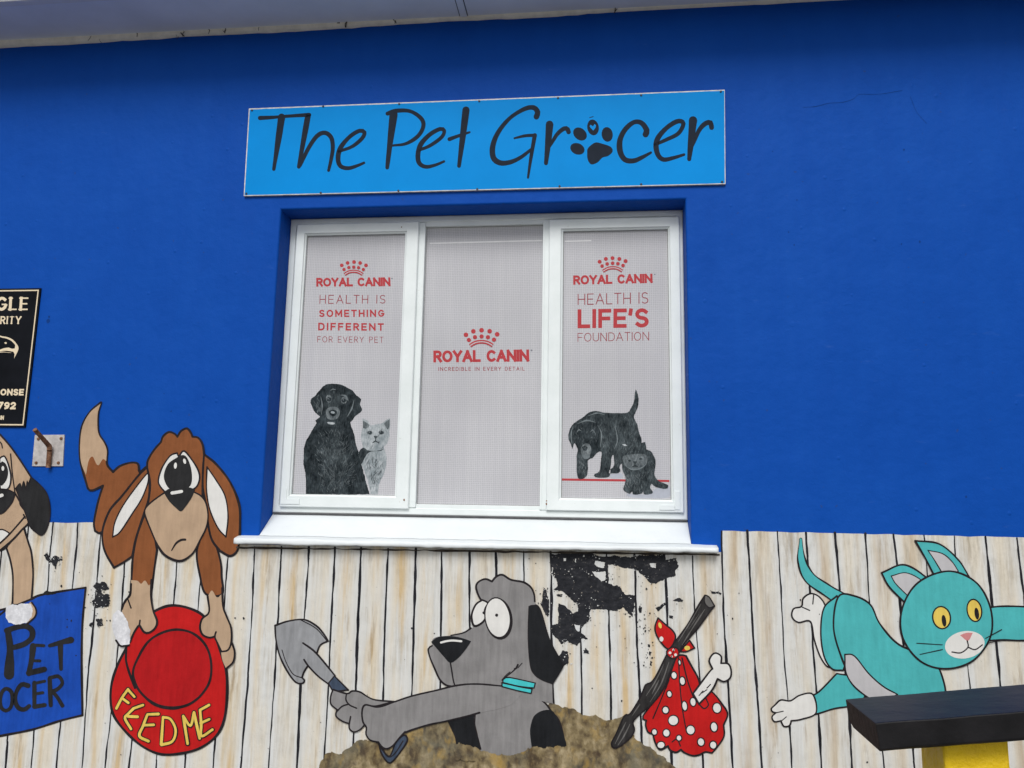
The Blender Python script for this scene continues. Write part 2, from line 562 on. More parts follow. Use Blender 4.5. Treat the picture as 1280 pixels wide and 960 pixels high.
def flaked():
    nb = NB('bare dark coat under flaked paint')
    p = nb.pos()
    c = nb.ramp(nb.noise(nb.pos(30, 30, 50), 1, 6, .7), [(.35, (.013, .014, .017)), (.6, (.028, .029, .034)), (.72, (.085, .082, .08))])
    s_ = nb.ramp(nb.noise(nb.pos(120, 120, 120), 1, 2), [(.69, 0.0), (.73, .7)])
    c = nb.mix(s_, c, (.33, .30, .26))
    nb.bump(nb.noise(nb.pos(60, 60, 60), 1, 5), .6, .006)
    return nb.out(c, .7, .08)

def yellow_post():
    nb = NB('thick yellow paint on masonry')
    p = nb.pos()
    c = nb.ramp(nb.noise(p, 10, 5), [(.3, (.74, .48, .006)), (.65, (.86, .58, .010))])
    d = nb.ramp(nb.noise(nb.pos(14, 14, 8), 1, 5, .65), [(.64, 0.0), (.76, .5)])
    c = nb.mix(d, c, (.30, .17, .01))
    nb.bump(nb.noise(p, 34, 5, .6), .8, .012)
    return nb.out(c, .5, .35)

M = {}
M['blue'] = wall_blue(); M['board'] = board_white(); M['soil'] = soil_paint(); M['frame'] = white_frame(); M['sill'] = sill_white()
M['film'] = film(); M['glass'] = glass_mat(); M['concrete'] = concrete(); M['rust'] = rust(); M['flaked'] = flaked(); M['yellow_post'] = yellow_post()
M['ink'] = paint('black outline paint', (.018, .015, .017), .5, .3)
M['gap'] = paint('dark board gap paint', (.016, .016, .020), .55, .4)
M['black'] = paint('matt black paint', (.013, .014, .016), .5, .25)
M['charcoal'] = paint('charcoal paint', (.020, .020, .021), .5, .25)
M['white'] = paint('white figure paint', (.67, .66, .63), .55, .06)
M['brown'] = paint('brown fur paint', (.225, .078, .028), .55, .13)
M['beige'] = paint('beige fur paint', (.44, .31, .205), .55, .1)
M['grey'] = paint('grey fur paint', (.225, .218, .216), .55, .15)
M['grey2'] = paint('pale grey paint', (.265, .270, .280), .55, .18)
M['handle'] = paint('slate blue paint', (.045, .062, .095), .5, .3)
M['red'] = paint('red paint', (.46, .012, .012), .5, .12)
M['red2'] = paint('deep red paint', (.39, .010, .012), .5, .12)
M['yellow'] = paint('yellow letter paint', (.68, .50, .10), .5, .12)
M['teal'] = paint('teal paint', (.07, .40, .41), .55, .09)
M['collar'] = paint('turquoise paint', (.06, .50, .52), .5, .1)
M['pale'] = paint('light grey belly paint', (.46, .45, .46), .55, .06)
M['pink'] = paint('dusty pink paint', (.55, .22, .22), .55, .1)
M['boardblue'] = paint('flat blue board paint', (.010, .062, .36), .5, .16)
M['stick'] = paint('dark wood paint', (.030, .028, .028), .55, .5)
M['stick2'] = paint('grey wood streak paint', (.12, .115, .11), .55, .3)
M['bandage'] = fur('dabbed white paint', (.52, .52, .54), (.78, .78, .80), 60, 60)
M['sign'] = simple('light blue sign vinyl', (.0005, .245, .66), .5, .05, 4, 0.0, .06)
M['signink'] = simple('dark slate sign lettering', (.018, .024, .036), .6, .12, 30, 0, .04)
M['signedge'] = simple('bare aluminium sign edge', (.62, .58, .54), .45, .25, 40, .1)
M['screw'] = simple('dark screw head', (.03, .03, .04), .4, .2, 80, 0)
M['filmred'] = simple('red print', (.43, .055, .062), .55, .12, 90, 0, .05)
M['filmthin'] = simple('thin red print', (.30, .055, .065), .55, .12, 90, 0, .05)
M['filmgrey'] = simple('grey print', (.20, .20, .23), .55, .12, 90, 0, .2)
M['filmglare'] = simple('pale painted glare', (.72, .72, .72), .5, .06, 30, 0, .3)  # colour of the glare lines painted on the posters
M['fur_black'] = fur('black coat print', (.004, .007, .009), (.062, .078, .086))
M['fur_dark'] = fur('dark coat print', (.008, .012, .015), (.100, .122, .130))
M['fur_mid'] = fur('mid grey coat print', (.045, .056, .062), (.24, .27, .28))
M['fur_light'] = fur('silver coat print', (.20, .235, .25), (.50, .53, .545))
M['hair'] = simple('grey hair print', (.15, .175, .185), .6, .3, 60, 0, .05)
M['shadowprint'] = simple('pale shadow print', (.40, .42, .47), .6, .1, 30, 0, .2)
M['plate'] = simple('galvanised plate', (.50, .47, .45), .5, .2, 40, .25, .4, .25)
M['secblack'] = simple('black sign plate', (.006, .007, .010), .5, .4, 5, .03, .06)
M['cream'] = simple('cream sign print', (.74, .62, .44), .5, .06, 30, 0, .1)
M['soffit'] = simple('painted soffit board', (.82, .84, .86), .6, .07, 3, .1, .25)
M['trim'] = simple('dirty cream eave trim', (.84, .80, .70), .65, .12, 18, .5, .25)
M['fascia'] = simple('white fascia board', (.74, .73, .70), .5, .06, 8, .1)
M['roof'] = simple('grey roof sheet', (.25, .26, .27), .5, .12, 3, .1)
M['gasket'] = simple('grey putty line', (.30, .30, .29), .8, .3, 60, 0, .1)
M['seam'] = simple('dark joint', (.10, .10, .105), .8, .3, 40, 0)
M['railblack'] = simple('black gloss rail paint', (.008, .0075, .0085), .4, .35, 16, .35, .28)
M['railend'] = simple('brownish black end grain', (.030, .021, .018), .7, .3, 40, .5, .15)
M['grime_shade'] = simple('dark grime and painted shade', (.05, .042, .035), .9, .5, 30, .3, .1)
M['crackp'] = simple('hairline crack', (.004, .040, .20), .8, .2, 30, 0, .1)

# ------------------------------------------------------------------ setting: ground
g = MB()
g.v = [Vector(p) for p in ((-400, -400, 0), (400, -400, 0), (400, 400, 0), (-400, 400, 0))]
g.f = [[0, 1, 2, 3]]; g.mi = [0]; g.mats = [M['concrete']]
go = g.build('pavement'); go['kind'] = 'structure'; go['label'] = 'grey concrete pavement in front of the shop'

# ------------------------------------------------------------------ the shop building
XL, XR, ZT = -6.0, 4.6, 4.02
RX0, RX1, RZ0, RZ1 = -1.533, 0.368, 1.455, 3.003            # window recess in the wall
DEP = 0.135
shop = thing('shop_building', (-0.6, 0.15, 0), 'bright blue plastered shop wall with white window and overhanging eave', 'building')
wl = MB()
B = 0.010
def quad(mb, pts, mat):
    b = len(mb.v); mb.v += [Vector(p) for p in pts]; mb.f.append(list(range(b, b + len(pts)))); mb.mi.append(mb.m(mat))
bl = M['blue']
x0, x1, z0, z1 = RX0 - B, RX1 + B, RZ0 - B, RZ1 + B
quad(wl, [(XL, 0, -.05), (x0, 0, -.05), (x0, 0, ZT), (XL, 0, ZT)], bl)
quad(wl, [(x1, 0, -.05), (XR, 0, -.05), (XR, 0, ZT), (x1, 0, ZT)], bl)
quad(wl, [(x0, 0, -.05), (x1, 0, -.05), (x1, 0, z0), (x0, 0, z0)], bl)
quad(wl, [(x0, 0, z1), (x1, 0, z1), (x1, 0, ZT), (x0, 0, ZT)], bl)
prof = [(0, 0)] + [(B * math.sin(t), B - B * math.cos(t)) for t in (R(22), R(45), R(68), R(90))] + [(B, DEP + .06)]
wl.ring((x0, z0, x1, z1), prof, bl)
quad(wl, [(XL, .3, -.05), (XL, 0, -.05), (XL, 0, ZT), (XL, .3, ZT)], bl)
quad(wl, [(XR, 0, -.05), (XR, .3, -.05), (XR, .3, ZT), (XR, 0, ZT)], bl)
quad(wl, [(XL, .3, ZT), (XL, 0, ZT), (XR, 0, ZT), (XR, .3, ZT)], bl)
wl.smooth = False
wl.build('wall', shop)
ck = MB(-.0006)
ck.line(S('1004,134 1020,133 1036,129 1052,128 1066,124 1074,118 1090,118 1104,117 1128,113'), .55, M['crackp'], wob=.6)
ck.line(S('1138,121 1146,140 1158,154'), .4, M['crackp'])
ck.build('crack', shop)
for cx, cy, r in ((60, 401, 2.8), (61.5, 396, 1.6), (1208, 621, 1.6), (870, 121, .8), (214, 514, 1.0), (1130, 187, 1.2), (966, 189, .9), (996, 250, 1.0), (90, 437, .9), (1127, 305, 1.1), (986, 290, 1.0), (205, 492, .8), (993, 306, 1.1), (1150, 302, 1.5)):
    st = MB(-.0006)
    st.fill(rough(ellipse(cx, cy, r * .7, r, 0, 10), r * .35, 1, cx), M['crackp'], smooth=False)
    st.build('stain', shop)


# eave: trim against the wall, soffit, fascia, gutter, roof
SZ = 3.952
tr = MB()
n = 220
k = tr.m(M['trim'])
for i in range(n + 1):
    x = XL + (XR - XL) * i / n
    zz = 3.921 + (x + 3.11) * .0068 + .008 * mnoise.noise(Vector((x * 1.7, 0, 0))) + .005 * mnoise.noise(Vector((x * 6, 4, 0))) + .004 * mnoise.noise(Vector((x * 19, 3, 0)))
    zz = min(zz, SZ - .008)
    tr.v += [Vector((x, .002, zz)), Vector((x, -.012, zz + .002)), Vector((x, -.020, zz + .010)), Vector((x, -.022, SZ + .01))]
for i in range(n):
    for j in range(3):
        b = i * 4 + j
        tr.f.append([b, b + 4, b + 5, b + 1]); tr.mi.append(k)
tr.smooth = True
tr.build('eave_trim', shop)
so = MB(); so.box((XL - .3, -.305, SZ), (XR + .3, .3, SZ + .012), M['soffit']); so.build('soffit', shop)
J0 = (-.668, -.04)
cv = MB(); cv.box((-.684, -.304, SZ - .006), (-.652, -.022, SZ + .001), M['soffit'], .002); cv.build('cover_strip', shop)
jl = MB(); jl.box((-.6895, -.304, SZ - .0015), (-.6865, -.022, SZ + .001), M['seam']); jl.build('soffit_joint', shop)
jl = MB(); jl.box((-.6515, -.304, SZ - .0015), (-.6475, -.022, SZ + .001), M['seam']); jl.build('soffit_joint', shop)
fa = MB(); fa.box((XL - .3, -.345, SZ - .018), (XR + .3, -.306, SZ + .19), M['fascia'], .003); fa.build('fascia', shop)
gu = MB()
gp = [(-.346, SZ + .15), (-.346, SZ + .055), (-.36, SZ + .035), (-.40, SZ + .035), (-.418, SZ + .055), (-.424, SZ + .15), (-.432, SZ + .15), (-.426, SZ + .05), (-.402, SZ + .028), (-.36, SZ + .028)]
b0 = len(gu.v)
for x in (XL - .3, XR + .3):
    gu.v += [Vector((x, y, z)) for y, z in gp]
for i in range(len(gp) - 1):
    gu.f.append([i, i + 1, len(gp) + i + 1, len(gp) + i]); gu.mi.append(gu.m(M['fascia']))
gu.build('gutter', shop)
rf = MB(); rf.hexa([(XL - .3, -.40, SZ + .19), (XR + .3, -.40, SZ + .19), (XR + .3, 3.2, SZ + 1.0), (XL - .3, 3.2, SZ + 1.0), (XL - .3, -.40, SZ + .215), (XR + .3, -.40, SZ + .215), (XR + .3, 3.2, SZ + 1.03), (XL - .3, 3.2, SZ + 1.03)], M['roof']); rf.build('roof', shop)
rr = random.Random(3)
for x, y, n_ in ((222, 48, 2), (228, 44, 3), (280, 40, 3), (261, 41, 1), (423, 28, 4), (431, 33, 2), (322, 37, 1), (568, 18, 3), (584, 14, 3), (127, 53, 1), (172, 45, 1), (768, 15, 2), (110, 50, 1), (494, 28, 2)):
    cw = MB(-.024)
    for q_ in range(n_):
        x1_, y1_ = x + rr.uniform(-4, 4), y - rr.uniform(2, 7)
        cw.line([(x + rr.uniform(-2, 2), y + 1), ((x + x1_) / 2 + rr.uniform(-1.5, 1.5), (y + y1_) / 2), (x1_, y1_)], .8, M['grime_shade'], wob=.7)
    cw.build('cobweb', shop)

# window
def rect(pts, Y):
    """px corners TL TR BR BL on plane Y -> (x0, z0, x1, z1)"""
    q = [at(x, y, Y) for x, y in pts]
    return ((q[0].x + q[3].x) / 2, (q[2].z + q[3].z) / 2, (q[1].x + q[2].x) / 2, (q[0].z + q[1].z) / 2)
win = MB()
FY = .128
win.ring((RX0 + .001, 1.573, RX1 - .001, RZ1 - .001), [(0, DEP + .08), (0, FY), (.004, FY - .003), (.028, FY - .003), (.034, FY + .006), (.034, FY + .10)], M['frame'])
win_o = win.build('window', shop)
MY = .131
mu = []
Lsash = rect([(371.6, 279), (524, 278.4), (510, 637), (349, 633)], .112)
Rsash = rect([(687.7, 275), (850.3, 269.8), (854, 640), (681.3, 639.2)], .112)
Lglass = rect([(384.7, 294), (507.5, 294.4), (494.4, 620), (365.4, 617.8)], .135)
Rglass = rect([(704.6, 290.4), (835.9, 286.8), (837.7, 625), (701.2, 622.6)], .135)
Cglass = rect([(533.8, 285), (680.2, 281.6), (675.2, 632), (520.6, 630.9)], .150)
print('rects', Lsash, Rsash, Lglass, Rglass, Cglass)
def sash(r, gl):
    s_ = MB()
    ins = [gl[0] - r[0], gl[1] - r[1], r[2] - gl[2], r[3] - gl[3]]
    pr = [(0.0, .128), (0.0, .114), (.004, .110), (.30, .110), (.84, .1105), (.88, .117), (1.0, .121), (1.0, .150)]
    kk = s_.m(M['frame'])
    for q, y in pr:
        o_ = [(i * q if q != .004 else .004) for i in ins]
        s_.v += [Vector((r[0] + o_[0], y, r[1] + o_[1])), Vector((r[2] - o_[2], y, r[1] + o_[1])), Vector((r[2] - o_[2], y, r[3] - o_[3])), Vector((r[0] + o_[0], y, r[3] - o_[3]))]
    for i in range(len(pr) - 1):
        for j in range(4):
            s_.f.append([i * 4 + j, i * 4 + (j + 1) % 4, i * 4 + 4 + (j + 1) % 4, i * 4 + 4 + j]); s_.mi.append(kk)
    return s_.build('sash', win_o)
sash(Lsash, Lglass); sash(Rsash, Rglass)
# mullions and centre beads
bz0, bz1 = 1.573 + .034, RZ1 - .035
for xa, xb in ((Lsash[2] - .02, Cglass[0]), (Cglass[2], Rsash[0] + .02)):
    q = MB(); q.box((xa, FY - .003, bz0 - .001), (xb, FY + .1, bz1 + .001), M['frame'], .003)
    q.box((xa + (.05 if xa < -.6 else .008), FY - .006, bz0), (xb - (.008 if xa < -.6 else .05), FY + .02, bz1), M['frame'], .002)
    q.build('mullion', win_o)
q = MB(); q.box((Cglass[0], FY + .002, Cglass[3]), (Cglass[2], FY + .1, bz1 + .03), M['frame'], .002); q.build('bead', win_o)
q = MB(); q.box((Cglass[0], FY + .002, bz0 - .03), (Cglass[2], FY + .1, Cglass[1]), M['frame'], .002); q.build('bead', win_o)
for gl, y in ((Lglass, .1355), (Cglass, .1505), (Rglass, .1355)):
    p = MB(); p.box((gl[0] - .004, y, gl[1] - .004), (gl[2] + .004, y + .004, gl[3] + .004), M['glass']); p.build('pane', win_o)
for gl, y in ((Lglass, .1335), (Cglass, .1485), (Rglass, .1335)):
    p = MB(); p.ring((gl[0] - .0005, gl[1] - .0005, gl[2] + .0005, gl[3] + .0005), [(0, y), (.0028, y - .0004), (.0034, y + .002)], M['gasket']); p.build('gasket', win_o)
bk = MB(); bk.box((RX0 - .02, .215, RZ0 - .02), (RX1 + .02, .235, RZ1 + .02), M['seam']); bk.build('backing_board', win_o)
# corner brackets on the sashes
for pts in ([(351.5, 610), (359, 610), (357.5, 631), (351, 630)], [(351.5, 623), (374.5, 624), (374.5, 630), (351, 630)]):
    r = rect(pts, .11); p = MB(); p.box((r[0], .107 - .0008 * (pts[2][0] > 370), r[1]), (r[2], .1105, r[3]), M['frame'], .001); p.build('corner_plate', win_o)
for pts in ([(843.5, 614), (850, 614), (850, 637), (843.5, 637)], [(824, 631), (843.2, 631.5), (843.2, 637.5), (824, 637.5)]):
    r = rect(pts, .11); p = MB(); p.box((r[0], .1065 - .0008 * (pts[0][0] < 830), r[1]), (r[2], .1105, r[3]), M['frame'], .001); p.build('corner_plate', win_o)
# dark seam under the frame, rust spots
sm = MB(); sm.box((RX0 + .004, .122, 1.568), (RX1 - .002, .16, 1.5735), M['seam']); sm.build('seam', win_o)
for cx, cy, r in ((505, 625, 1.2), (683, 630, 1.2), (683.3, 626, .8), (502, 284, .7)):
    rs = MB(.1092); rs.fill(rough(ellipse(cx, cy, r * .8, r * 1.3, 0, 10), .3, .8, cx), M['rust'], smooth=False); rs.build('rust_spot', win_o)

# sill: steep plastered slope with a nosing that overhangs the wall
sl = MB()
ks = sl.m(M['sill'])
X0, X1 = RX0 + .001, RX1 - .001
rows = 8
nn = 120
SX0, SX1 = -1.628, .473
def sill_wave(x, s_): return .0035 * mnoise.noise(Vector((x * 5, s_, 1))) + .002 * mnoise.noise(Vector((x * 22, s_, 2)))
def noz(x): return 1.4690 + .0045 * (x - SX0) / (SX1 - SX0) + sill_wave(x, 4) * .8
# sloped bed inside the recess
b = len(sl.v)
for i in range(nn + 1):
    x = X0 + (X1 - X0) * i / nn
    for j in range(rows + 1):
        t = j / rows
        y = .14 - .142 * t
        sl.v.append(Vector((x, y, 1.5705 - (1.5705 - noz(x) - .0012) * t + sill_wave(x, t * 2) * .5 * (1 - t))))
for i in range(nn):
    for j in range(rows):
        q = b + i * (rows + 1) + j
        sl.f.append([q, q + 1, q + rows + 2, q + rows + 1]); sl.mi.append(ks)
# nosing
b = len(sl.v)
pf = [(.004, 1.4700), (-.020, 1.4655), (-.043, 1.4600), (-.0475, 1.4582), (-.050, 1.4555), (-.0505, 1.4420), (-.0495, 1.4360), (-.046, 1.4335), (-.020, 1.4330), (.004, 1.4335)]
for i in range(nn + 1):
    x = SX0 + (SX1 - SX0) * i / nn
    for jj, (y, z) in enumerate(pf):
        zz = z + .010 * (x - SX0) / (SX1 - SX0) * (.45 if jj < 4 else 1.0)
        sl.v.append(Vector((x, y + sill_wave(x, 9) * (y < 0), zz + sill_wave(x, 4 if jj < 4 else 14) * (.8 if jj < 4 else 1.5))))
for i in range(nn):
    for j in range(len(pf) - 1):
        q = b + i * len(pf) + j
        sl.f.append([q, q + 1, q + len(pf) + 1, q + len(pf)]); sl.mi.append(ks)
for e_ in (0, nn):
    f = [b + e_ * len(pf) + j for j in range(len(pf))]
    sl.f.append(f if e_ else f[::-1]); sl.mi.append(ks)
sl.smooth = True
sl.build('window_sill', shop)

# ------------------------------------------------------------------ stroke lettering
def arc(cx, cy, rx, ry, a0, a1, k=12):
    return [(cx + rx * math.cos(R(a0 + (a1 - a0) * i / k)), cy + ry * math.sin(R(a0 + (a1 - a0) * i / k))) for i in range(k + 1)]
GL = {
 'A': (.74, [[(0, 0), (.37, 1)], [(.37, 1), (.74, 0)], [(.13, .33), (.61, .33)]]),
 'C': (.68, [arc(.36, .5, .36, .5, 48, 312)]),
 'D': (.66, [[(0, 0), (0, 1)], [(0, 1), (.28, 1)] + arc(.28, .62, .38, .38, 90, 0, 6)[1:] + arc(.28, .38, .38, .38, 0, -90, 6) + [(0, 0)]]),
 'E': (.54, [[(0, 0), (0, 1)], [(0, 1), (.54, 1)], [(0, .5), (.48, .5)], [(0, 0), (.54, 0)]]),
 'F': (.52, [[(0, 0), (0, 1)], [(0, 1), (.52, 1)], [(0, .5), (.46, .5)]]),
 'G': (.70, [arc(.36, .5, .36, .5, 48, 345), [(.71, .44), (.42, .44)]]),
 'H': (.64, [[(0, 0), (0, 1)], [(.64, 0), (.64, 1)], [(0, .5), (.64, .5)]]),
 'I': (.0, [[(0, 0), (0, 1)]]),
 'L': (.50, [[(0, 0), (0, 1)], [(0, 0), (.50, 0)]]),
 'M': (.80, [[(0, 0), (0, 1)], [(0, 1), (.4, .25)], [(.4, .25), (.8, 1)], [(.8, 1), (.8, 0)]]),
 'N': (.68, [[(0, 0), (0, 1)], [(0, 1), (.68, 0)], [(.68, 0), (.68, 1)]]),
 'O': (.76, [arc(.38, .5, .38, .5, 0, 360, 24)]),
 'P': (.56, [[(0, 0), (0, 1)], [(0, 1), (.30, 1)] + arc(.30, .74, .26, .26, 90, -90, 10)[1:] + [(0, .48)]]),
 'R': (.58, [[(0, 0), (0, 1)], [(0, 1), (.30, 1)] + arc(.30, .74, .26, .26, 90, -90, 10)[1:] + [(0, .48)], [(.28, .48), (.58, 0)]]),
 'S': (.58, [arc(.29, .75, .27, .25, 35, 265, 10) + arc(.29, .25, .29, .25, 85, -145, 10)]),
 'T': (.60, [[(.3, 0), (.3, 1)], [(0, 1), (.6, 1)]]),
 'U': (.64, [[(0, 1), (0, .33)] + arc(.32, .32, .32, .32, 180, 360, 10)[1:] + [(.64, 1)]]),
 'V': (.68, [[(0, 1), (.34, 0)], [(.34, 0), (.68, 1)]]),
 'Y': (.66, [[(0, 1), (.33, .46)], [(.66, 1), (.33, .46)], [(.33, .46), (.33, 0)]]),
 "'": (.0, [[(0, 1), (-.03, .78)]]),
 '7': (.56, [[(0, 1), (.56, 1)], [(.56, 1), (.18, 0)]]),
 '9': (.58, [arc(.29, .70, .27, .29, 0, 360, 16), [(.56, .7), (.54, .4), (.42, .12), (.12, .02)]]),
 '2': (.56, [arc(.27, .72, .27, .28, 165, -35, 10) + [(0, 0)], [(0, 0), (.56, 0)]]),
 ' ': (.28, []),
}
def text(parent, Y, s, quad_, wt, mat, track=.22, serif=0.0):
    """letters fitted into px quad TL TR BR BL; wt = stroke weight as part of the height"""
    xs, x = [], wt / 2
    for ch in s:
        xs.append(x)
        x += GL[ch][0] + wt + track
    W = x - track - wt / 2
    (ax, ay), (bx, by), (cx, cy), (dx, dy) = quad_
    H = math.hypot(ax - dx, ay - dy)
    def mp(u, v):
        t = u / W
        v = wt / 2 + v * (1 - wt)
        tx, ty = ax + (bx - ax) * t, ay + (by - ay) * t
        lx, ly = dx + (cx - dx) * t, dy + (cy - dy) * t
        return (lx + (tx - lx) * v, ly + (ty - ly) * v)
    for ch, x in zip(s, xs):
        if not GL[ch][1]: continue
        mb = MB(Y)
        for stroke in GL[ch][1]:
            thin = serif and abs(stroke[0][1] - stroke[-1][1]) < .1 and len(stroke) == 2
            P = [mp(x + u, v) for u, v in stroke]
            cl = len(stroke) > 12 and math.dist(stroke[0], stroke[-1]) < 1e-3
            mb.ribbon(P, wt * H * (.5 if thin else 1), mat, closed=cl, cap='square' if not cl else 'none', wob=.03, layer=.00004)
            if serif and not thin and not cl and len(stroke) == 2:
                for (u, v) in stroke:
                    if v in (0, 1):
                        mb.ribbon([mp(x + u - serif, v), mp(x + u + serif, v)], wt * H * .45, mat, cap='square', wob=0, layer=.00004)
        mb.build('letter', parent)

# ------------------------------------------------------------------ the painted fence (mural)
LINES = [
 '-92,653 -120,940', '-58,653 -86,940', '-26,653 -54,940', '5,653 2,689 -25,940', '36,653 22,800 9.4,919 8.5,940',
 '66.6,653 63,686 61,707 59.4,738 50,830 42.7,910 40.6,940', '97.5,654 95.6,684 92.5,712 90.3,736 83,830 76,902 72,940',
 '126.5,660 121,727 116,790 110,845 102.5,960', '156.5,690 152.5,752 147.5,805 139,890 131,960', '189,690 176,830 164,935 161,960',
 '222,690 217,755 206,860 196,945 195,960', '253,690 247.5,762 238,880 232,940 231,960', '285,696 282,732 276,830 269,925 266,960',
 '318.4,683.5 316.6,724 314.7,772 312,810 309,860 301,960', '352,683.5 350,720 347,780 342.5,860 335.5,960', '386.5,684 384.5,720 380,774 376,855 371,960',
 '418.7,684.4 417,720 413.7,780 410.5,860 405.5,942', '451.5,685 450,720 446,815 445,862 441.7,930', '485,686 483.7,720 480,820 479,875 476,960',
 '520,686 518.7,732 516,820 514.5,870 511,960', '552,688 552,720 551,796 549,960', '587,689 586.6,730 587,784 586,960', '619.4,689 620.4,720 620,800 622,960',
 '654.7,689 655,727 656,830 658,960', '688.4,690 689.4,745 689,779 691,850 694,960', '723,691 724,741 726,792 727.5,892 729,960', '758,692 760.6,760 763,840 764,897 766,960',
 '793,692 794,720 796,795 800,870 802.5,927 804,960', '830,693 832,720 834,772 836,860 840,960', '865.6,695 867.5,745 870,786 875,850 879,960', '902,664 904,752 908,826 911,870 916,960',
 '934.4,663.4 938,730 943,820 947.5,880 952.5,960', '971.5,664 976.6,745 980,820 985,873 990,960', '1007.5,666 1012,734 1017,820 1023,893 1027,960', '1043.6,666 1048,715 1056,830 1062,903 1065,960',
 '1081.7,667 1088,769 1097,870 1105,960', '1116.7,668 1122,711 1128,790 1141.7,940 1143,960', '1155,669 1159,714 1167,840 1176,960', '1193,670 1195,706 1204,790 1211.7,850 1222,960',
 '1232,671 1236.5,718 1240.6,758 1250.7,857 1260,960', '1271,672.5 1277,722.5 1282,760 1292,857 1303,960', '1309,673.5 1318,760 1330,857 1342,960', '1348,674.5 1360,780 1385,960', '1388,675.5 1402,780 1430,960']
LINES = [[(p[0], p[1]) for p in S(s)] for s in LINES]
def lx(L, y):
    if y <= L[0][1]:
        a_, b_ = L[0], L[1]
    elif y >= L[-1][1]:
        a_, b_ = L[0], L[-1]
        return b_[0] + (b_[0] - a_[0]) / (b_[1] - a_[1]) * (y - b_[1])
    else:
        for a_, b_ in zip(L, L[1:]):
            if a_[1] <= y <= b_[1]: break
    return a_[0] + (b_[0] - a_[0]) / (b_[1] - a_[1]) * (y - a_[1])
fence = thing('painted_fence', at(640, 1040, -.002), 'mural of a whitewashed board fence with ochre streaks painted along the lower wall', 'mural')
bo = MB(-.0015)
kb = bo.m(M['board'])
YB = 1090
for i in range(len(LINES) - 1):
    La, Lb = LINES[i], LINES[i + 1]
    cx = (La[0][0] + Lb[0][0]) / 2
    sect = 0 if cx < 297 else (1 if cx < 899 else 2)
    def top(x):
        if sect == 0: return 652.8 + .012 * x * .3 + 1.3 * mnoise.noise(Vector((x * .03, 0, 7)))
        if sect == 1: return 681 + .0167 * (x - 293) - 1.0
        return 663.3 + .0225 * (x - 902) + .9 * mnoise.noise(Vector((x * .05, 0, 7)))
    NR, NC = 14, 6
    b = len(bo.v)
    ya = [top(lx(La, 660) + (lx(Lb, 660) - lx(La, 660)) * c / NC) for c in range(NC + 1)]
    for r in range(NR + 1):
        for c in range(NC + 1):
            y = ya[c] + (YB - ya[c]) * r / NR
            x = lx(La, y) + (lx(Lb, y) - lx(La, y)) * c / NC
            bo.v.append(at(x, y, bo.Y))
    for r in range(NR):
        for c in range(NC):
            q = b + r * (NC + 1) + c
            bo.uv[len(bo.f)] = [(c / NC * .998, i), (c / NC * .998, i), ((c + 1) / NC * .998, i), ((c + 1) / NC * .998, i)]
            bo.f.append([q, q + NC + 1, q + NC + 2, q + 1]); bo.mi.append(kb)
bo.build('boards', fence)
gl_ = MB(-.0020)
for i, L in enumerate(LINES):
    pts = L + [(lx(L, YB), YB)]
    P = open_spline(pts, 3)
    P = [(x + .55 * mnoise.noise(Vector((y * .045, i * 7.3, 0))) + .3 * mnoise.noise(Vector((y * .2, i * 3.1, 4))), y) for x, y in P]
    wd = 2.0 if i < 14 else 2.3
    gl_.ribbon(P, wd * random.uniform(.85, 1.2), M['gap'], wob=.42, layer=.00001, prof=[random.uniform(.75, 1.25) for _ in range(7)])
gl_.build('board_gaps', fence)
# flaked paint
FKN = [0]
EDGE = []
def flake(pts):
    FKN[0] += 1
    if len(pts) > 40: EDGE.extend(pts)
    fk = MB(-.0024 - .00006 * FKN[0]); fk.fill(pts, M['flaked'], smooth=False); fk.build('flaked_patch', fence)
C3 = (680, 670, 5.3333)
for s_, sd2, am in (('45,128 100,120 200,112 300,116 390,140 470,128 560,142 650,128 730,126 808,128 815,160 880,145 892,200 870,260 800,290 745,320 700,305 660,262 615,222 560,215 500,200 430,192 420,260 300,262 180,260 60,262', 1, 1.3),
                ('52,240 240,230 424,240 428,318 500,335 540,390 606,396 604,466 590,540 560,512 535,474 470,500 400,486 318,490 230,470 130,374 62,352 92,330 84,290', 51, 1.3),
                ('226,400 330,420 312,490 302,556 264,592 242,640 292,690 246,686 222,730 160,702 118,716 56,650 42,602 94,582 92,452 132,460 192,520 230,500', 52, 1.3)):
    flake(rough(S(s_, C3), am, .9, sd2))
for s_, sd2 in (('130,762 160,770 165,850 100,880 100,800', 2), ('262,760 300,768 302,788 270,782', 3), ('632,480 655,478 655,510 636,512', 4), ('860,425 900,412 926,424 922,440 880,438', 5),
           ('835,530 862,532 860,550 832,548', 6), ('1115,365 1150,372 1185,380 1180,392 1150,386 1118,384', 7), ('85,388 126,390 120,408 92,404', 8), ('690,720 705,722 702,742 690,738', 9), ('745,480 800,445 830,440 800,468 760,500', 10),
           ('704,770 716,774 712,800 702,792', 15), ('706,830 720,838 718,868 706,860', 16)):
    flake(rough(S(s_, C3), .9, .7, sd2))
C2 = (500, 640, 5.3333)
for s_, sd2 in (('958,498 975,530 992,590 990,700 975,690 930,610 945,580', 11), ('1000,760 1040,755 1070,800 1110,860 1080,880 1020,800', 12), ('1230,910 1262,925 1250,948 1225,940', 13)):
    flake(rough(S(s_, C2), 1.2, .7, sd2))
C0 = (0, 640, 8.0)
for s_, sd2 in (('440,430 470,398 488,440 505,480 530,440 560,435 600,460 628,465 620,488 575,500 545,570 530,540 515,505 480,490', 21), ('935,745 970,705 995,720 1030,700 1060,712 1085,765 1050,780 1020,770 1010,800 1050,840 1092,850 1090,930 1060,950 1030,925 1000,950 960,960 925,930 925,890 960,870 965,820 975,780', 22)):
    flake(rough(S(s_, C0), 1.2, .6, sd2))
CB = (0, 720, 4.0)
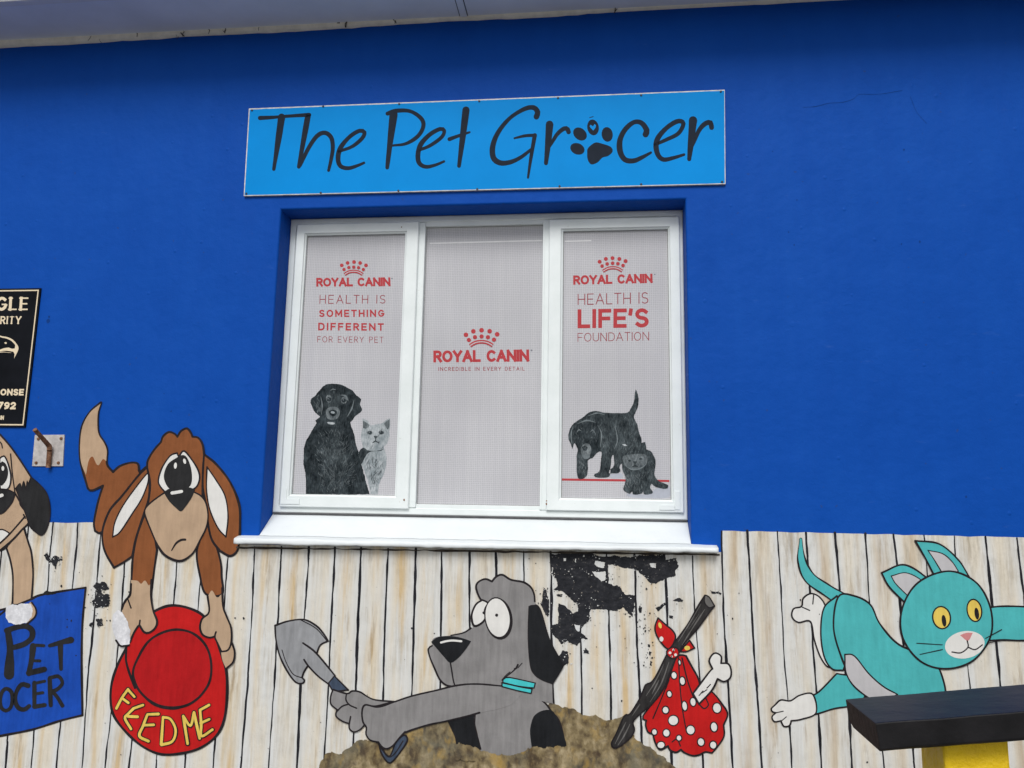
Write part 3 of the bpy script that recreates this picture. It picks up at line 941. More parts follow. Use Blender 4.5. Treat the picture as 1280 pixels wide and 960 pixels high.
for s_, sd2 in (('478,95 545,90 548,140 520,158 490,150 470,120', 24), ('480,215 510,212 515,245 490,255', 25), ('455,232 470,235 458,256 443,248', 26)):
    flake(rough(S(s_, CB), 1.2, .6, sd2))
fk = MB(-.0042)
rr = random.Random(11)
for k_ in range(230):
    if k_ < 110:
        x, y = rr.gauss(760, 60), rr.gauss(755, 40)
    elif k_ < 150:
        x, y = rr.gauss(805, 9), rr.uniform(765, 835)
    elif k_ < 190:
        x, y = rr.gauss(125, 26), rr.gauss(752, 32)
    else:
        x, y = rr.uniform(10, 1240), rr.uniform(690, 960)
    if y < 698 or (640 < x < 705 and y > 745): continue
    r = rr.choice((.5, .6, .8, 1.1)) * rr.uniform(.6, 1.1)
    fk.Y = -.0042
    fk.fill(rough(ellipse(x, y, r, r * rr.uniform(.7, 1.6), 0, 7), r * .4, .6, k_), M['flaked'], smooth=False)
for k_ in range(260):
    x, y = rr.choice(EDGE)
    x += rr.gauss(0, 2.6); y += rr.gauss(0, 2.2)
    if y < 694 or (664 < x < 703 and y > 756) : continue
    r = rr.choice((.35, .45, .6, .9)) * rr.uniform(.6, 1.1)
    fk.Y = -.0044
    fk.fill(rough(ellipse(x, y, r * rr.uniform(.7, 1.6), r, 0, 7), r * .5, .5, k_), M['flaked'], smooth=False)
fs = fk.build('paint_specks', fence); fs['kind'] = 'stuff'
for s_, sd2 in (('130,148 150,150 148,168 132,170', 31), ('205,150 215,152 214,178 206,172', 36), ('340,168 404,172 402,212 352,204 338,186', 32), ('322,240 410,238 408,296 380,302 344,268', 33), ('706,182 748,182 746,216 712,204', 34), ('200,590 240,592 236,636 214,630', 35), ('352,458 362,460 360,470 352,468', 37)):
    isl = MB(-.0046); isl.fill(rough(S(s_, C3), .8, .7, sd2), M['board'], smooth=False); isl.build('paint_island', fence)
li = MB(-.0047)
for k_ in range(260):
    x, y = rr.choice(EDGE)
    x += rr.gauss(0, 3.0); y += rr.gauss(0, 2.6)
    if y < 694 or (664 < x < 703 and y > 756): continue
    r = rr.choice((.35, .45, .7)) * rr.uniform(.6, 1.1)
    li.Y = -.0047
    li.fill(rough(ellipse(x, y, r * rr.uniform(.7, 1.6), r, 0, 7), r * .5, .5, k_), M['board'], smooth=False)
lo_ = li.build('paint_crumbs', fence); lo_['kind'] = 'stuff'
gm = MB(-.0048)  # dirt under the sill, with the sill's shadow line painted into it
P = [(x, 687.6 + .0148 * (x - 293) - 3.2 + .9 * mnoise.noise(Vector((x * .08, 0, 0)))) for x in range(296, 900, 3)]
gm.ribbon(P, 1.9, M['grime_shade'], wob=.7)
gm.build('grime_shadow_line', fence)

# ------------------------------------------------------------------ painted figures
A4 = (0, 480, 4.0)       # enlarged views the outlines were measured in
INK = M['ink']
def part(name, parent, Y):
    return MB(Y)

# --- red feeding bowl
bowl = thing('painted_food_bowl', at(214, 942, -.003), 'red round dog bowl with yellow lettering painted under the brown dog', 'painted bowl')
mb = MB(-.0050)
mb.shape(S('690,245 750,190 830,152 900,150 980,175 1030,215 1075,300 1110,400 1132,480 1135,600 1120,720 1080,800 1000,860 900,888 800,890 710,850 630,780 570,700 553,620 560,530 590,440 630,360 650,300', CB), M['red'], INK, 3.4)
mb.line(S('632,362 630,420 642,470 660,520 675,560', CB), 3.0, INK)
mb.build('bowl', bowl)
mb = MB(-.0060)
mb.shape(S('690,410 740,330 810,284 890,268 970,290 1030,350 1055,430 1050,520 1010,590 950,640 870,660 790,650 720,600 680,545 665,480', CB), M['red2'], INK, 3.0)
mb.line(S('690,560 730,610 790,648 870,660 945,640 1000,600', CB), 4.2, INK, prof=[.3, 1, 1, .3])
mb.build('bowl_hollow', bowl)
mb = MB(-.0068)
FEED = [['640,566 608,612 582,662', '640,568 672,604', '612,612 642,634'], ['715,645 668,662', '668,662 640,690 625,712 655,765', '640,702 688,704'], ['792,690 737,692', '737,692 715,750 697,800 742,826', '718,746 768,744'],
        ['815,706 806,842', '815,706 852,716 878,770 862,826 808,844'], ['916,700 938,838', '916,700 952,748 970,682', '970,682 998,812'], ['1045,645 1000,670', '1000,670 1006,740 1008,800 1062,768', '1003,736 1046,716']]
for ch in FEED:
    mb = MB(-.0068)
    for s_ in ch: mb.line(S(s_, CB), 5.6, INK)
    for s_ in ch: mb.line(S(s_, CB), 3.1, M['yellow'])
    mb.build('letter', bowl)

# --- brown dog
dog = thing('painted_brown_dog', at(215, 800, -.003), 'brown floppy eared cartoon dog with sad mouth painted above the red bowl', 'painted dog')
mb = MB(-.0030)
mb.shape(S('505,92c 450,140 410,210 398,300 402,390 430,490 441,524 462,532 515,508c 490,590 470,690 475,735c 510,740 600,640 735,420 698,440 690,400 655,393 600,410 565,440c 535,400 535,330 520,290 492,240 490,150', A4), M['brown'], INK, 2.7)
bd = mb.build('body', dog)
mb = MB(-.0034)
mb.fill(S('503,98c 450,143 413,212 401,300 405,390 430,455c 443,385 462,362 478,392 492,407 515,375 531,386c 533,330 518,292 490,242 488,152', A4), M['beige'])
mb.build('tail_tip', bd)
mb = MB(-.0036)
mb.shape(S('722,655c 690,740 665,860 657,985c 650,1050 625,1090 620,1130 660,1190 700,1210 745,1150 757,1040 772,920 785,830c 760,700', A4), M['brown'], INK, 2.7)
lg = mb.build('leg', dog)
# the paw hangs over the bowl
mb = MB(-.0074)
mb.fill(S('655,20c 690,25 705,40 725,22 745,48 757,22c 755,100 765,170 785,225 775,260 745,283 720,280 690,245c 672,270 652,310 648,345c 630,280 612,200 612,160c 640,115 652,85', CB), M['beige'])
mb.line(S('757,20c 755,100 765,170 785,225 775,260 745,283 720,280 697,245', CB), 2.7, INK)
mb.line(S('655,40 650,95 625,125 610,165', CB), 2.7, INK)
mb.line(S('697,245 700,222', CB), 2.2, INK); mb.line(S('640,118 655,160', CB), 1.8, INK); mb.line(S('690,250 668,285 650,330', CB), 2.2, INK)
pw = mb.build('paw', lg)
mb = MB(-.0088)
mb.fill(rough(S('565,190 590,168 612,180 640,232 652,275 650,342 600,348 580,318 560,258', CB), .8, 1.2, 41), M['bandage'], smooth=False)
mb.line(S('580,322 604,350 645,346', CB), 2.4, INK)
mb.build('white_patch', lg)
mb = MB(-.0036)
mb.shape(S('1035,700c 985,830 1000,960 1030,1050 1110,1050 1108,960 1105,900 1085,820 1055,740', A4), M['brown'], INK, 2.7)
lg2 = mb.build('leg', dog)
mb = MB(-.0074)
mb.fill(S('1105,375c 1145,365 1160,335 1173,380 1165,430 1130,463c 1112,420', CB), M['beige'])
mb.line(S('1160,335 1173,380 1165,430 1130,463', CB), 2.4, INK)
mb.fill(S('1040,100c 1060,72 1085,108 1110,88c 1115,150 1132,200 1155,260 1156,330 1140,370 1110,376 1090,340 1075,300c 1050,308 1015,295 1000,260 1010,215 1045,180', CB), M['beige'])
mb.line(S('1038,100c 1045,180 1010,215 1000,260 1015,295 1050,308 1075,300', CB), 2.5, INK)
mb.line(S('1110,60c 1115,150 1132,200 1155,260 1156,330 1140,370 1108,378', CB), 2.5, INK)
mb.line(S('1080,280 1074,305 1090,340 1108,378', CB), 2.2, INK)
mb.build('paw', lg2)
mb = MB(-.0040)
mb.shape(S('735,415c 690,460 610,560 550,630 515,720 513,790 530,850 570,918c 620,890 660,862c 680,770 720,650 745,560 746,470', A4), M['brown'], INK, 2.8)
ea = mb.build('ear', dog)
mb = MB(-.0044)
mb.shape(S('742,440c 700,490 620,600 575,690 563,765c 600,740 660,650 710,570 740,490', A4), M['white'], INK, 1.8)
mb.build('inner_ear', ea)
mb = MB(-.0040)
mb.shape(S('1018,350c 1080,400 1150,490 1195,600 1200,700 1196,780 1185,835 1150,860 1100,835c 1060,780 1040,700 1028,600 1013,500', A4), M['brown'], INK, 2.8)
ea = mb.build('ear', dog)
mb = MB(-.0044)
mb.shape(S('1035,415c 1080,480 1125,560 1140,660 1130,765c 1090,720 1050,630 1033,530', A4), M['white'], INK, 1.8)
mb.build('inner_ear', ea)
mb = MB(-.0048)
mb.shape(S('735,415c 740,380 770,330 805,290c 815,262 845,240 875,250 887,264c 905,235 935,222 955,245 962,264c 990,268 1012,300 1020,350c 1014,440 1012,560c 900,640 740,605c 750,500', A4), M['brown'], INK, 2.6)
hd = mb.build('head', dog)
mb = MB(-.0056)
mb.shape(S('820,545c 770,580 735,612 723,645 750,720 790,810 830,860 900,885 960,850 1000,780 1030,720 1040,660 1030,595 1005,560 970,540c 900,560', A4), M['beige'], INK, 2.0)
mb.line(S('750,720 790,810 830,860 900,885 960,850 1000,790', A4), 3.4, INK, prof=[.2, 1, 1, .2])
mz = mb.build('muzzle', hd)
mb = MB(-.0063); mb.line(S('858,832 880,797 905,780 926,778', A4), 2.4, INK, prof=[.6, 1, 1.2]); mb.build('mouth', mz)
for s_ in ('885,345c 850,360 810,420 792,480 800,510 825,540c 900,520 930,400 893,362', '895,362c 920,335 960,380 990,430 998,470 985,510 960,530c 900,500 880,400'):
    mb = MB(-.0058 if s_.startswith('885') else -.0061); mb.shape(S(s_, A4), M['white'], INK, 2.0); mb.build('eye', hd)
mb = MB(-.0064)
mb.fill(S('880,370 912,355 935,368 955,420 960,480 945,515 900,525 850,525 825,490 820,450 840,400', A4), M['charcoal'])
mb.fill(ellipse(877 / 4, 480 + 408 / 4, 1.9, 3.9, 5), M['white']); mb.fill(ellipse(923 / 4, 480 + 386 / 4, 1.8, 3.4, -15), M['white'])
mb.build('pupil', hd)
mb = MB(-.0070)
mb.fill(S('818,541c 850,522 920,512 975,525c 960,565 930,610 905,637 880,620 845,585', A4), M['charcoal'])
mb.line(S('860,545 885,541 908,537', A4), 3.8, M['white'])
mb.build('nose', hd)

# --- blue placard held by the beige dog
pl = thing('painted_placard', at(14, 920, -.003), 'blue placard with black lettering painted under the paw of the beige dog', 'painted sign')
mb = MB(-.0032)
mb.shape(S('-78,772c 0,762.5 38,749.5c 54,743 107,734.5c 104,765 102.5,790 102,830 103,894c 75,901 40,912 0,920 -80,936c', None), M['boardblue'], INK, 2.8)
mb.fill(rough(S('53,742 58,738 66,740 70,742 60,744', None), .6, 1, 3), M['charcoal'], smooth=False)
mb.build('board', pl)
C8 = (0, 740, 4.8)
def char(*strokes):
    mb = MB(-.0042)
    for s_, wd, *pr in strokes:
        if wd < 0: mb.outline(S(s_, C8), -wd / 4.8, M['charcoal'])
        else: mb.line(S(s_, C8), wd / 4.8, M['charcoal'], prof=pr[0] if pr else None)
    mb.build('letter', pl)
char(('48,240 60,340 54,495', 52, [.75, .8, 1.15]), ('40,232 90,214 150,205 190,228 190,275 145,312 85,332', 32))
char(('198,325 190,400 172,490', 34), ('192,318 262,322', 20), ('195,412 238,413', 18), ('172,486 265,464', 34))
char(('298,322 360,304 425,288', 30, [.7, 1, 1.2]), ('362,318 366,462', 27, [1.2, .8]))
char(('38,580 68,600 74,650 62,695 36,712 8,695 0,650 12,600', -24))
char(('168,562 130,555 98,600 92,655 110,695 145,705 175,684', 25, [1.2, .9, 1, 1]))
char(('206,545 206,690', 27), ('206,548 268,535', 18), ('206,612 256,604', 18), ('206,688 268,678', 26))
char(('298,522 304,680', 26), ('298,515 350,506 374,545 348,580 308,600', 22), ('318,600 346,635 374,682', 22))
char(('-150,590 -178,640 -172,700 -140,722 -118,690 -118,660 -140,660', 24))
char(('-92,600 -90,715', 26), ('-92,600 -50,598 -42,630 -88,655 -40,718', 22))

# --- beige dog
bdog = thing('painted_beige_dog', at(5, 780, -.003), 'beige smiling cartoon dog with black ears painted at the left edge holding the blue placard', 'painted dog')
C1 = A4
mb = MB(-.0030)
mb.shape(S('8,685c 12.5,699 15.6,715 16.2,730 15.6,756c 38.8,756c 41,727 41,710 39,690 35,677 30,660c 20,655', None), M['beige'], INK, 2.4)
lg = mb.build('leg', bdog)
mb = MB(-.0052)
mb.fill(S('185,60 215,100 212,145 170,185 140,120', C8), M['beige'])
mb.line(S('190,62 215,102 211,145 165,190', C8), 2.2, INK)
mb.fill(rough(S('36,95 70,74 105,78 130,68 186,72 196,110 190,150 160,185 100,196 50,184 34,150', C8), .8, 1.2, 44), M['bandage'], smooth=False)
mb.build('paw', lg)
mb = MB(-.0034)
mb.line(S('15.6,752 14.5,757 8,762 -2,770', None), 2.4, INK)
mb.build('belly_line', bdog)
for sx in (1, -1):
    pts = S('78,522c 100,498 108,530c 118,488 130,530c 136,486 142,500c 155,465c 195,500 232,545 249,610 246,680 226,738 205,756 180,742 150,712 128,650 105,590', C1)
    if sx < 0: pts = [(-4 - p[0], p[1], p[2]) for p in pts]
    mb = MB(-.0044 if sx > 0 else -.0043); mb.shape(pts, M['charcoal'], INK, 1.5)
    mb.build('ear', bdog)
mb = MB(-.0038)
R1 = S('0,252c 50,310 100,380 157,468c 150,530 100,590 128,640 143,690 110,728 60,782 0,832', C1)
L1 = [(-4 - p[0], p[1], p[2]) for p in R1[1:-1]][::-1]
mb.shape(R1 + L1, M['beige'], INK, 2.2)
mb.line(S('53,350 62,450 75,545', C1), 1.6, INK); mb.line(S('0,290 8,300 12,320', C1), 1.6, INK)
mb.line(S('75,545 100,590 128,640 143,690 110,728 60,782 0,832', C1), 2.4, INK)
hd = mb.build('head', bdog)
mb = MB(-.0047)
sh = lambda s_: [(x, y, c) for x, y, c in S(s_, (0, 640, 8.0))]
mb.fill(sh('0,175 30,180 85,206 50,260 0,300 -40,260'), M['white'])
mb.line(sh('-60,200 0,176 40,180 88,208'), 1.8, INK)
mb.line(sh('248,46 100,215 0,312'), 2.0, INK); mb.line(sh('235,26 252,60'), 2.2, INK)
mb.build('mouth', hd)
for sx in (1, -1):
    f = (lambda P: P) if sx > 0 else (lambda P: [(-4 - p[0], p[1], *p[2:]) for p in P])
    mb = MB(-.0046); mb.shape(f(S('-2,372c 20,360 38,392 54,455 50,505 32,528 0,524c', C1)), M['white'], INK, 2.0); ey = mb.build('eye', hd)
    mb = MB(-.0052); mb.fill(f(S('0,396 24,394 40,430 36,470 18,500 0,502', C1)), M['charcoal']); mb.fill(f(ellipse(3.6, 585.5, 1.7, 3.0)), M['white']); mb.build('pupil', ey)
mb = MB(-.0058)
mb.shape(S('-90,545c -40,528 0,526 40,530 75,546c 55,598 0,648 -60,598', C1), M['charcoal'], INK, 2)
mb.line(S('-6,562 10,556', C1), 4.0, M['white'])
mb.build('nose', hd)

# --- heap of earth
heap = thing('painted_earth_heap', at(640, 1060, -.003), 'mottled brown heap of dug earth painted around the grey dog', 'painted earth')
mb = MB(-.0030)
hp = S('392,985 398,962 406,943 414,939 424,944 437,934 449,925 457,925 474,928 508,916 532,905 558.8,898 600,900 680,885 688,878 695,880.6 705.6,884.7 718,886.7 726,893 738,896 745,894 754,899 766.6,900 780,895 795,921 805,931 821,939.5 834,949.7 846,960 880,1010 900,1085 380,1085', None)
mb.fill(rough(hp, 1.6, 2, 50), M['soil'], smooth=False)
mb.build('heap', heap)

mb = MB(-.0086)
lo = S('592,952 597,938 606,939 618,943 632,944.5 646,943 655,940 660,935 668,934 680,935.5 694,933 704,932.5 711,934 716,944 712,985 590,985', None)
mb.fill(rough(lo, 1.9, 1.2, 57), M['soil'], smooth=False)
mb.fill(rough(S('566,934 574,929 586,932 598,935 602,942 596,952 570,950', None), 1.6, 1.2, 58), M['soil'], smooth=False)
mb.build('loose_earth', heap)

# --- spade
spade = thing('painted_spade', at(430, 935, -.003), 'grey garden spade with dark handle painted in the paws of the grey dog', 'painted spade')
C9 = (320, 720, 4.0)
mb = MB(-.0034)
mb.shape(S('95,248c 160,226 240,218 300,248 335,285 360,325c 322,345 305,385 298,420 262,447 240,480 230,508c 242,520 234,536 200,532 160,482 120,402 100,320', C9), M['grey2'], INK, 2.3)
mb.line(S('225,220 300,262 356,326', C9), 1.3, INK); mb.line(S('130,370 150,430 185,490 232,510', C9), 1.3, INK)
mb.build('blade', spade)
mb = MB(-.0042)
mb.fill(S('235,335c 300,385 395,498c 365,540c 300,490 240,420c', C9), M['grey2'])
mb.line(S('235,335 300,385 395,498', C9), 2.4, INK); mb.line(S('240,418 262,450 310,500 365,542', C9), 2.2, INK)
mb.build('socket', spade)
mb = MB(-.0046)
mb.shape(S('392,500c 420,528 462,570c 385,578c 362,536c', C9), M['handle'], INK, 1.8)
mb.build('shaft', spade)
mb = MB(-.0050)
mb.shape(S('612,832c 628,888 660,932 690,920 750,838 755,808 738,796 700,830 670,900 640,880', C9), M['handle'], INK, 2.2)
mb.line(S('628,850 650,895 672,905 700,880 735,825', C9), 1.6, INK)
mb.build('grip', spade)

# --- grey dog
gd = thing('painted_grey_dog', at(640, 945, -.003), 'grey cartoon dog with wide white eyes and turquoise collar painted in the earth heap', 'painted dog')
C5 = (520, 700, 6.4); D2 = (600, 840, 4.923)
mb = MB(-.0058)
mb.fill(S('570,856c 600,855 630,856 665,864 681,878.6 689,889 699.5,903 707.7,936c 690,934 665,937c 660,944 630,948 601,941c 597,917 592.5,896 598,885', None), M['grey'])
mb.line(S('660,862 681,878.6 689,889 699.5,903 707.7,936', None), 2.2, INK)
mb.line(S('601,936 596,917 592.5,897 598.5,890', None), 1.6, INK)
bd = mb.build('body', gd)
mb = MB(-.0064); mb.fill(S('308,378 312,330 332,272 378,240 436,235 468,270 500,350 528,430 530,474c 420,466 320,478c', D2), M['black']); mb.build('dark_patch', bd)
mb = MB(-.0057); mb.shape(S('961,728c 1030,700 1097,692c 1095,745 1108,800 1125,866c 1070,862 1010,850 995,800', C9), M['black'], INK, 1.2); mb.build('hind_leg', gd)
mb = MB(-.0060)
hp2 = S('480,215c 500,175 555,152 608,172c 640,135 690,118 760,158 860,178 920,220 945,275 950,335c 1000,420 1080,700 1094,990c 1098,1150c 800,1080 640,1040 380,1035 300,1012c 255,1010 200,960 150,870 112,780 100,715c 125,688 130,640 170,615 280,603 380,582 440,545 530,500 530,320c 500,280', C5)
mb.fill(hp2, M['grey'])
mb.line(S('520,318 498,280 480,215 500,175 555,152 608,172c 640,135 690,118 760,158 860,178 920,220 945,275 950,332', C5), 2.4, INK)
mb.line(S('440,545 380,582 280,603', C5), 2.0, INK)
mb.line(S('128,686 98,712 112,780 150,870 190,955 240,1000 300,1012', C5), 2.2, INK)
mb.line(S('275,822 285,880 298,960 312,1008', C5), 1.9, INK)
mb.line(S('691,855 691.8,878', None), 1.5, INK)
hd = mb.build('head', gd)
mb = MB(-.0068); mb.line(S('720,935 770,895 800,865 815,838', C5), 1.5, INK, prof=[.7, 1, 1.4]); mb.line(S('815,862 848,826', C5), 1.1, INK); mb.line(S('786,868 806,868', C5), 1.4, INK); mb.build('mouth', hd)
mb = MB(-.0066); mb.shape(S('530,320c 560,332 578,345c 550,400 553,470 510,515 465,527 447,480 448,425 480,355', C5), M['white'], INK, 2.6)
ey = mb.build('eye', hd)
mb = MB(-.0071); mb.fill(ellipse(520 + 541 / 6.4, 700 + 422 / 6.4, 1.5, 1.8), M['ink']); mb.build('pupil', ey)
mb = MB(-.0072)
e2 = [(520 + x / 6.4, 700 + y / 6.4) for x, y in ellipse(653, 461, 100, 160, -8, 28)]
mb.shape([(x + .9, y + .6) for x, y in [(520 + x / 6.4, 700 + y / 6.4) for x, y in ellipse(656, 466, 110, 168, -8, 28)]], M['ink'])
mb.shape(e2, M['white'], INK, 1.6)
ey = mb.build('eye', hd)
mb = MB(-.0080); mb.fill(ellipse(520 + 645 / 6.4, 700 + 441 / 6.4, 1.9, 2.0), M['ink']); mb.build('pupil', ey)
mb = MB(-.0074)
mb.fill(S('120,655c 180,615 290,610 380,628 441,650c 400,712 340,782 275,822 220,770 170,712', C5), M['black'])
mb.line(S('200,660 250,648 300,644 362,650', C5), 2.6, M['white'])
mb.build('nose', hd)
mb = MB(-.0076)
mb.shape(S('661,758c 666,756.5 675,760.5 687.5,800 702.5,828 703.5,834 691,855c 677.5,850 667.5,842.5 662.5,830 660,795', None), M['black'], INK, 1.0)
mb.build('ear', gd)
mb = MB(-.0078)
mb.shape(S('143,45c 180,34 340,68c 332,98c 240,88 140,64c', D2), M['collar'], INK, 1.6)
mb.shape(S('135,66c 240,90 320,104c 314,132c 220,112 136,90c', D2), M['collar'], INK, 1.6)
mb.line(S('135,50 160,20 185,0', D2), 1.4, INK)
mb.build('collar', gd)
mb = MB(-.0070)
mb.fill(S('540,660c 600,655 690,630 780,600 900,572 1000,548 1100,545 1230,550 1330,590c 1260,650 1115,686c 1050,702 950,726 870,741 790,766 735,786c 640,760', C9), M['grey'])
mb.line(S('690,630 780,600 900,572 1000,548 1100,540 1230,550', C9), 2.2, INK)
mb.line(S('735,786 790,766 870,742 950,726 1050,702 1118,683', C9), 2.2, INK)
mb.build('arm', gd)
mb = MB(-.0066)
mb.shape(S('385,568c 374,600 374,640 405,668c 400,700 430,725 465,738c 468,765 490,780 520,768 545,742c 535,690 545,648 600,650 690,628c 600,620 560,605 520,580 480,575 455,588', C9), M['grey'], INK, 2.1)
mb.line(S('452,590 450,620 468,645 503,661', C9), 1.8, INK); mb.line(S('402,680 430,652 462,641', C9), 1.8, INK); mb.line(S('473,703 466,740', C9), 1.8, INK)
mb.build('paw', gd)
mb = MB(-.0082)
mb.fill(S('690,628c 600,655 545,645 530,680 535,730 552,757 550,790 570,820 610,830c 625,850 650,864 682,850 720,805 745,778c 760,700', C9), M['grey'])
mb.line(S('690,630 640,648 600,655 545,645 530,680 535,730 552,757 550,790 570,820 612,831c 625,850 650,864 682,850 720,805 745,778', C9), 2.2, INK)
mb.build('paw', gd)

# --- stick with spotted bundle and bone
bun = thing('painted_bundle', at(850, 945, -.003), 'red bundle with white spots tied to a dark stick painted beside the grey dog', 'painted bundle')
CD = (640, 720, 4.0)
bone = thing('painted_bone', at(870, 880, -.003), 'white cartoon bone painted poking out of the red spotted bundle', 'painted bone')
mb = MB(-.0068)
mb.shape(S('905,588c 985,482 1003,464c 986,425 1000,395 1020,385 1046,402 1045,436c 1082,440 1096,475 1090,510 1060,528 1028,514c 1000,570 935,640c', CD), M['white'], INK, 2.3)
mb.line(S('935,598 955,575', CD), 1.4, INK); mb.line(S('950,585 975,568', CD), 1.2, INK); mb.line(S('975,560 992,542', CD), 1.4, INK)
mb.build('bone', bone)
mb = MB(-.0046)
mb.shape(S('820,400c 850,395 870,400c 900,455 930,510 942,560c 1000,580 1050,640 1078,690 1058,745c 1060,800 1030,850 1000,885c 965,880 935,895 900,898 860,882 845,868c 820,882 790,870 780,850c 740,868 715,830 705,790c 680,780 668,745 672,722c 655,715 655,700 700,640 740,590 780,500', CD), M['red'], INK, 2.3)
for s_ in ('833,410 838,520 850,650 872,780', '850,410 880,530 920,640', '785,520 740,630 705,712', '820,410 800,470 770,560', '842,850 825,815 800,830', '935,640 960,663 982,645 970,612'):
    mb.line(S(s_, CD), 1.6, INK)
cl = mb.build('cloth', bun)
DOTS = [(810, 497, 15, 19), (852, 525, 15, 22), (787, 590, 13, 17), (768, 670, 17, 19), (863, 650, 14, 25), (905, 630, 15, 22), (807, 722, 26, 26), (772, 785, 18, 20), (712, 780, 14, 16), (745, 845, 20, 18), (835, 810, 14, 15), (893, 770, 22, 24), (945, 830, 18, 21), (1010, 755, 18, 25), (1025, 660, 22, 26), (1006, 845, 18, 20), (838, 432, 7, 14)]
for x, y, rx, ry in DOTS:
    mb = MB(-.0058); mb.shape(ellipse(640 + x / 4, 720 + y / 4, rx / 4, ry / 4, -8), M['white'], INK, 1.5); mb.build('spot', cl)
mb = MB(-.0050)
mb.shape(S('730,210c 770,245 805,275 817,310 792,362 765,355 725,300 715,255', CD), M['red'], INK, 2.2)
mb.shape(S('840,378c 888,322c 913,360c 872,378', CD), M['red'], INK, 2.0)
mb.fill(ellipse(640 + 740 / 4, 720 + 247 / 4, 2, 3.8, -15), M['yellow']); mb.fill(ellipse(640 + 876 / 4, 720 + 360 / 4, 3.6, 2.9), M['yellow']); mb.fill(ellipse(640 + 747 / 4, 720 + 315 / 4, 2.5, 3.2), M['white'])
mb.build('bow', bun)
stick = thing('painted_stick', at(775, 930, -.003), 'dark grey wooden stick painted slantwise with the red bundle tied to it', 'painted stick')
mb = MB(-.0072)
mb.shape(S('965,96c 985,105 1012,150c 985,185 930,260 860,340 820,410 790,480 760,560 700,640 640,690 605,730 612,770 590,810 540,850 510,860 497,838 520,790 562,700 590,690 640,610 668,545 692,535 720,500 770,400 800,350 880,240 930,150', CD), M['stick'], INK, 2.0)
rr = random.Random(5)
for s_ in ('945,140 880,250 830,330', '965,165 900,265 850,345', '760,440 715,530 670,600', '785,430 745,540 690,630', '570,730 540,790 515,840', '590,740 560,800 530,845', '935,190 885,265', '735,520 700,590', '640,640 600,700'):
    mb.line(S(s_, CD), rr.uniform(1.0, 1.9), M['stick2'], wob=.5, prof=[.3, 1, .8, .3])
mb.shape(S('965,96c 985,105 1012,150c 985,158 962,130', CD), M['stick2'], INK, 1.4)
mb.build('branch', stick)
mb = MB(-.0092)
mb.shape(S('800,356 830,365 833,396 806,413 780,400 774,376', CD), M['red'], INK, 1.9)
for x, y, r in ((790, 384, 7), (808, 369, 6), (818, 394, 7), (799, 402, 5)): mb.fill(ellipse(640 + x / 4, 720 + y / 4, r / 4, r / 4), M['white'])
mb.line(S('812,362 795,410', CD), 1.0, INK)
mb.build('knot', bun)

# --- leaping cat (a plain generic cat in the same colours)
cat = thing('painted_teal_cat', at(1120, 900, -.003), 'teal cat stretched in a leap painted above the black rail', 'painted cat')
mb = MB(-.0030)
mb.line(S('1001,674 1002,700 1012,722 1034,738 1056,752', None), 17, INK, prof=[.25, .6, .85, 1, 1.1])
mb.line(S('1001,674 1002,700 1012,722 1034,738 1056,752', None), 12.5, M['teal'], prof=[.2, .6, .85, 1, 1.15])
mb.build('tail', cat)
mb = MB(-.0036)
mb.shape(S('1046,842c 1022,866 1006,872 1006,884 1016,893 1042,886 1076,878 1082,850', None), M['teal'], INK, 2.3)
lg = mb.build('leg', cat)
mb = MB(-.0040); mb.shape(S('1016,868 1000,869 988,876 976,875 969,881c 964,886 966,890 970,891c 965,896 968,902 976,901c 980,908 987,907 989,901c 1002,899 1020,891', None), M['white'], INK, 2.0)
mb.line(S('970,891 979,889', None), 1.4, INK); mb.line(S('977,901 983,896', None), 1.4, INK); mb.build('paw', lg)
mb = MB(-.0036)
mb.shape(S('1046,745c 1030,760 1026,790 1030,820 1040,836 1054,838c 1066,800 1064,770', None), M['teal'], INK, 2.2)
lg = mb.build('leg', cat)
mb = MB(-.0033); mb.shape(S('1034,766 1026,748 1014,742 1004,748 1002,758 992,761 990,771 998,778 1013,777 1018,800 1026,822 1036,834 1046,826', None), M['white'], INK, 2.0); mb.line(S('1003,759 1012,763', None), 1.4, INK); mb.line(S('1017,744 1016,755', None), 1.4, INK); mb.build('paw', lg)
mb = MB(-.0042)
mb.shape(S('1048,746 1068,745 1088,756 1100,780 1124,806 1160,820 1174,836 1182,868 1170,884 1130,888 1092,878 1066,850 1052,822 1042,784', None), M['teal'], INK, 2.4)
bd = mb.build('body', cat)
mb = MB(-.0050); mb.shape(S('1056,818c 1068,820 1086,842 1104,858 1122,868c 1100,878 1072,862 1058,842', None), M['pale'], INK, 1.8); mb.build('belly', bd)
mb = MB(-.0046)
mb.shape(S('1216,764c 1250,758 1300,760 1336,768c 1336,790 1290,800 1250,800 1214,802c', None), M['teal'], INK, 2.3)
lg = mb.build('leg', cat)
mb = MB(-.0050); mb.shape(ellipse(1344, 780, 18, 15), M['white'], INK, 2.0); mb.build('paw', lg)
for s_, s2 in (('1134,756c 1112,734 1102,716c 1130,706 1158,722 1172,740c', '1136,746c 1120,730 1114,720c 1132,716 1150,724 1160,736c'), ('1172,728c 1158,700 1144,676c 1174,680 1198,700 1212,722c', '1180,720c 1168,700 1160,688c 1178,692 1190,702 1198,714c')):
    mb = MB(-.0052); mb.shape(S(s_, None), M['teal'], INK, 2.3); ea = mb.build('ear', cat)
    mb = MB(-.0057); mb.shape(S(s2, None), M['pale'], INK, 1.3); mb.build('inner_ear', ea)
mb = MB(-.0060)
mb.shape(S('1186,714 1220,728 1238,760 1238,796 1216,826 1182,836 1150,826 1128,796 1128,760 1148,728', None), M['teal'], INK, 2.5)
hd = mb.build('head', cat)
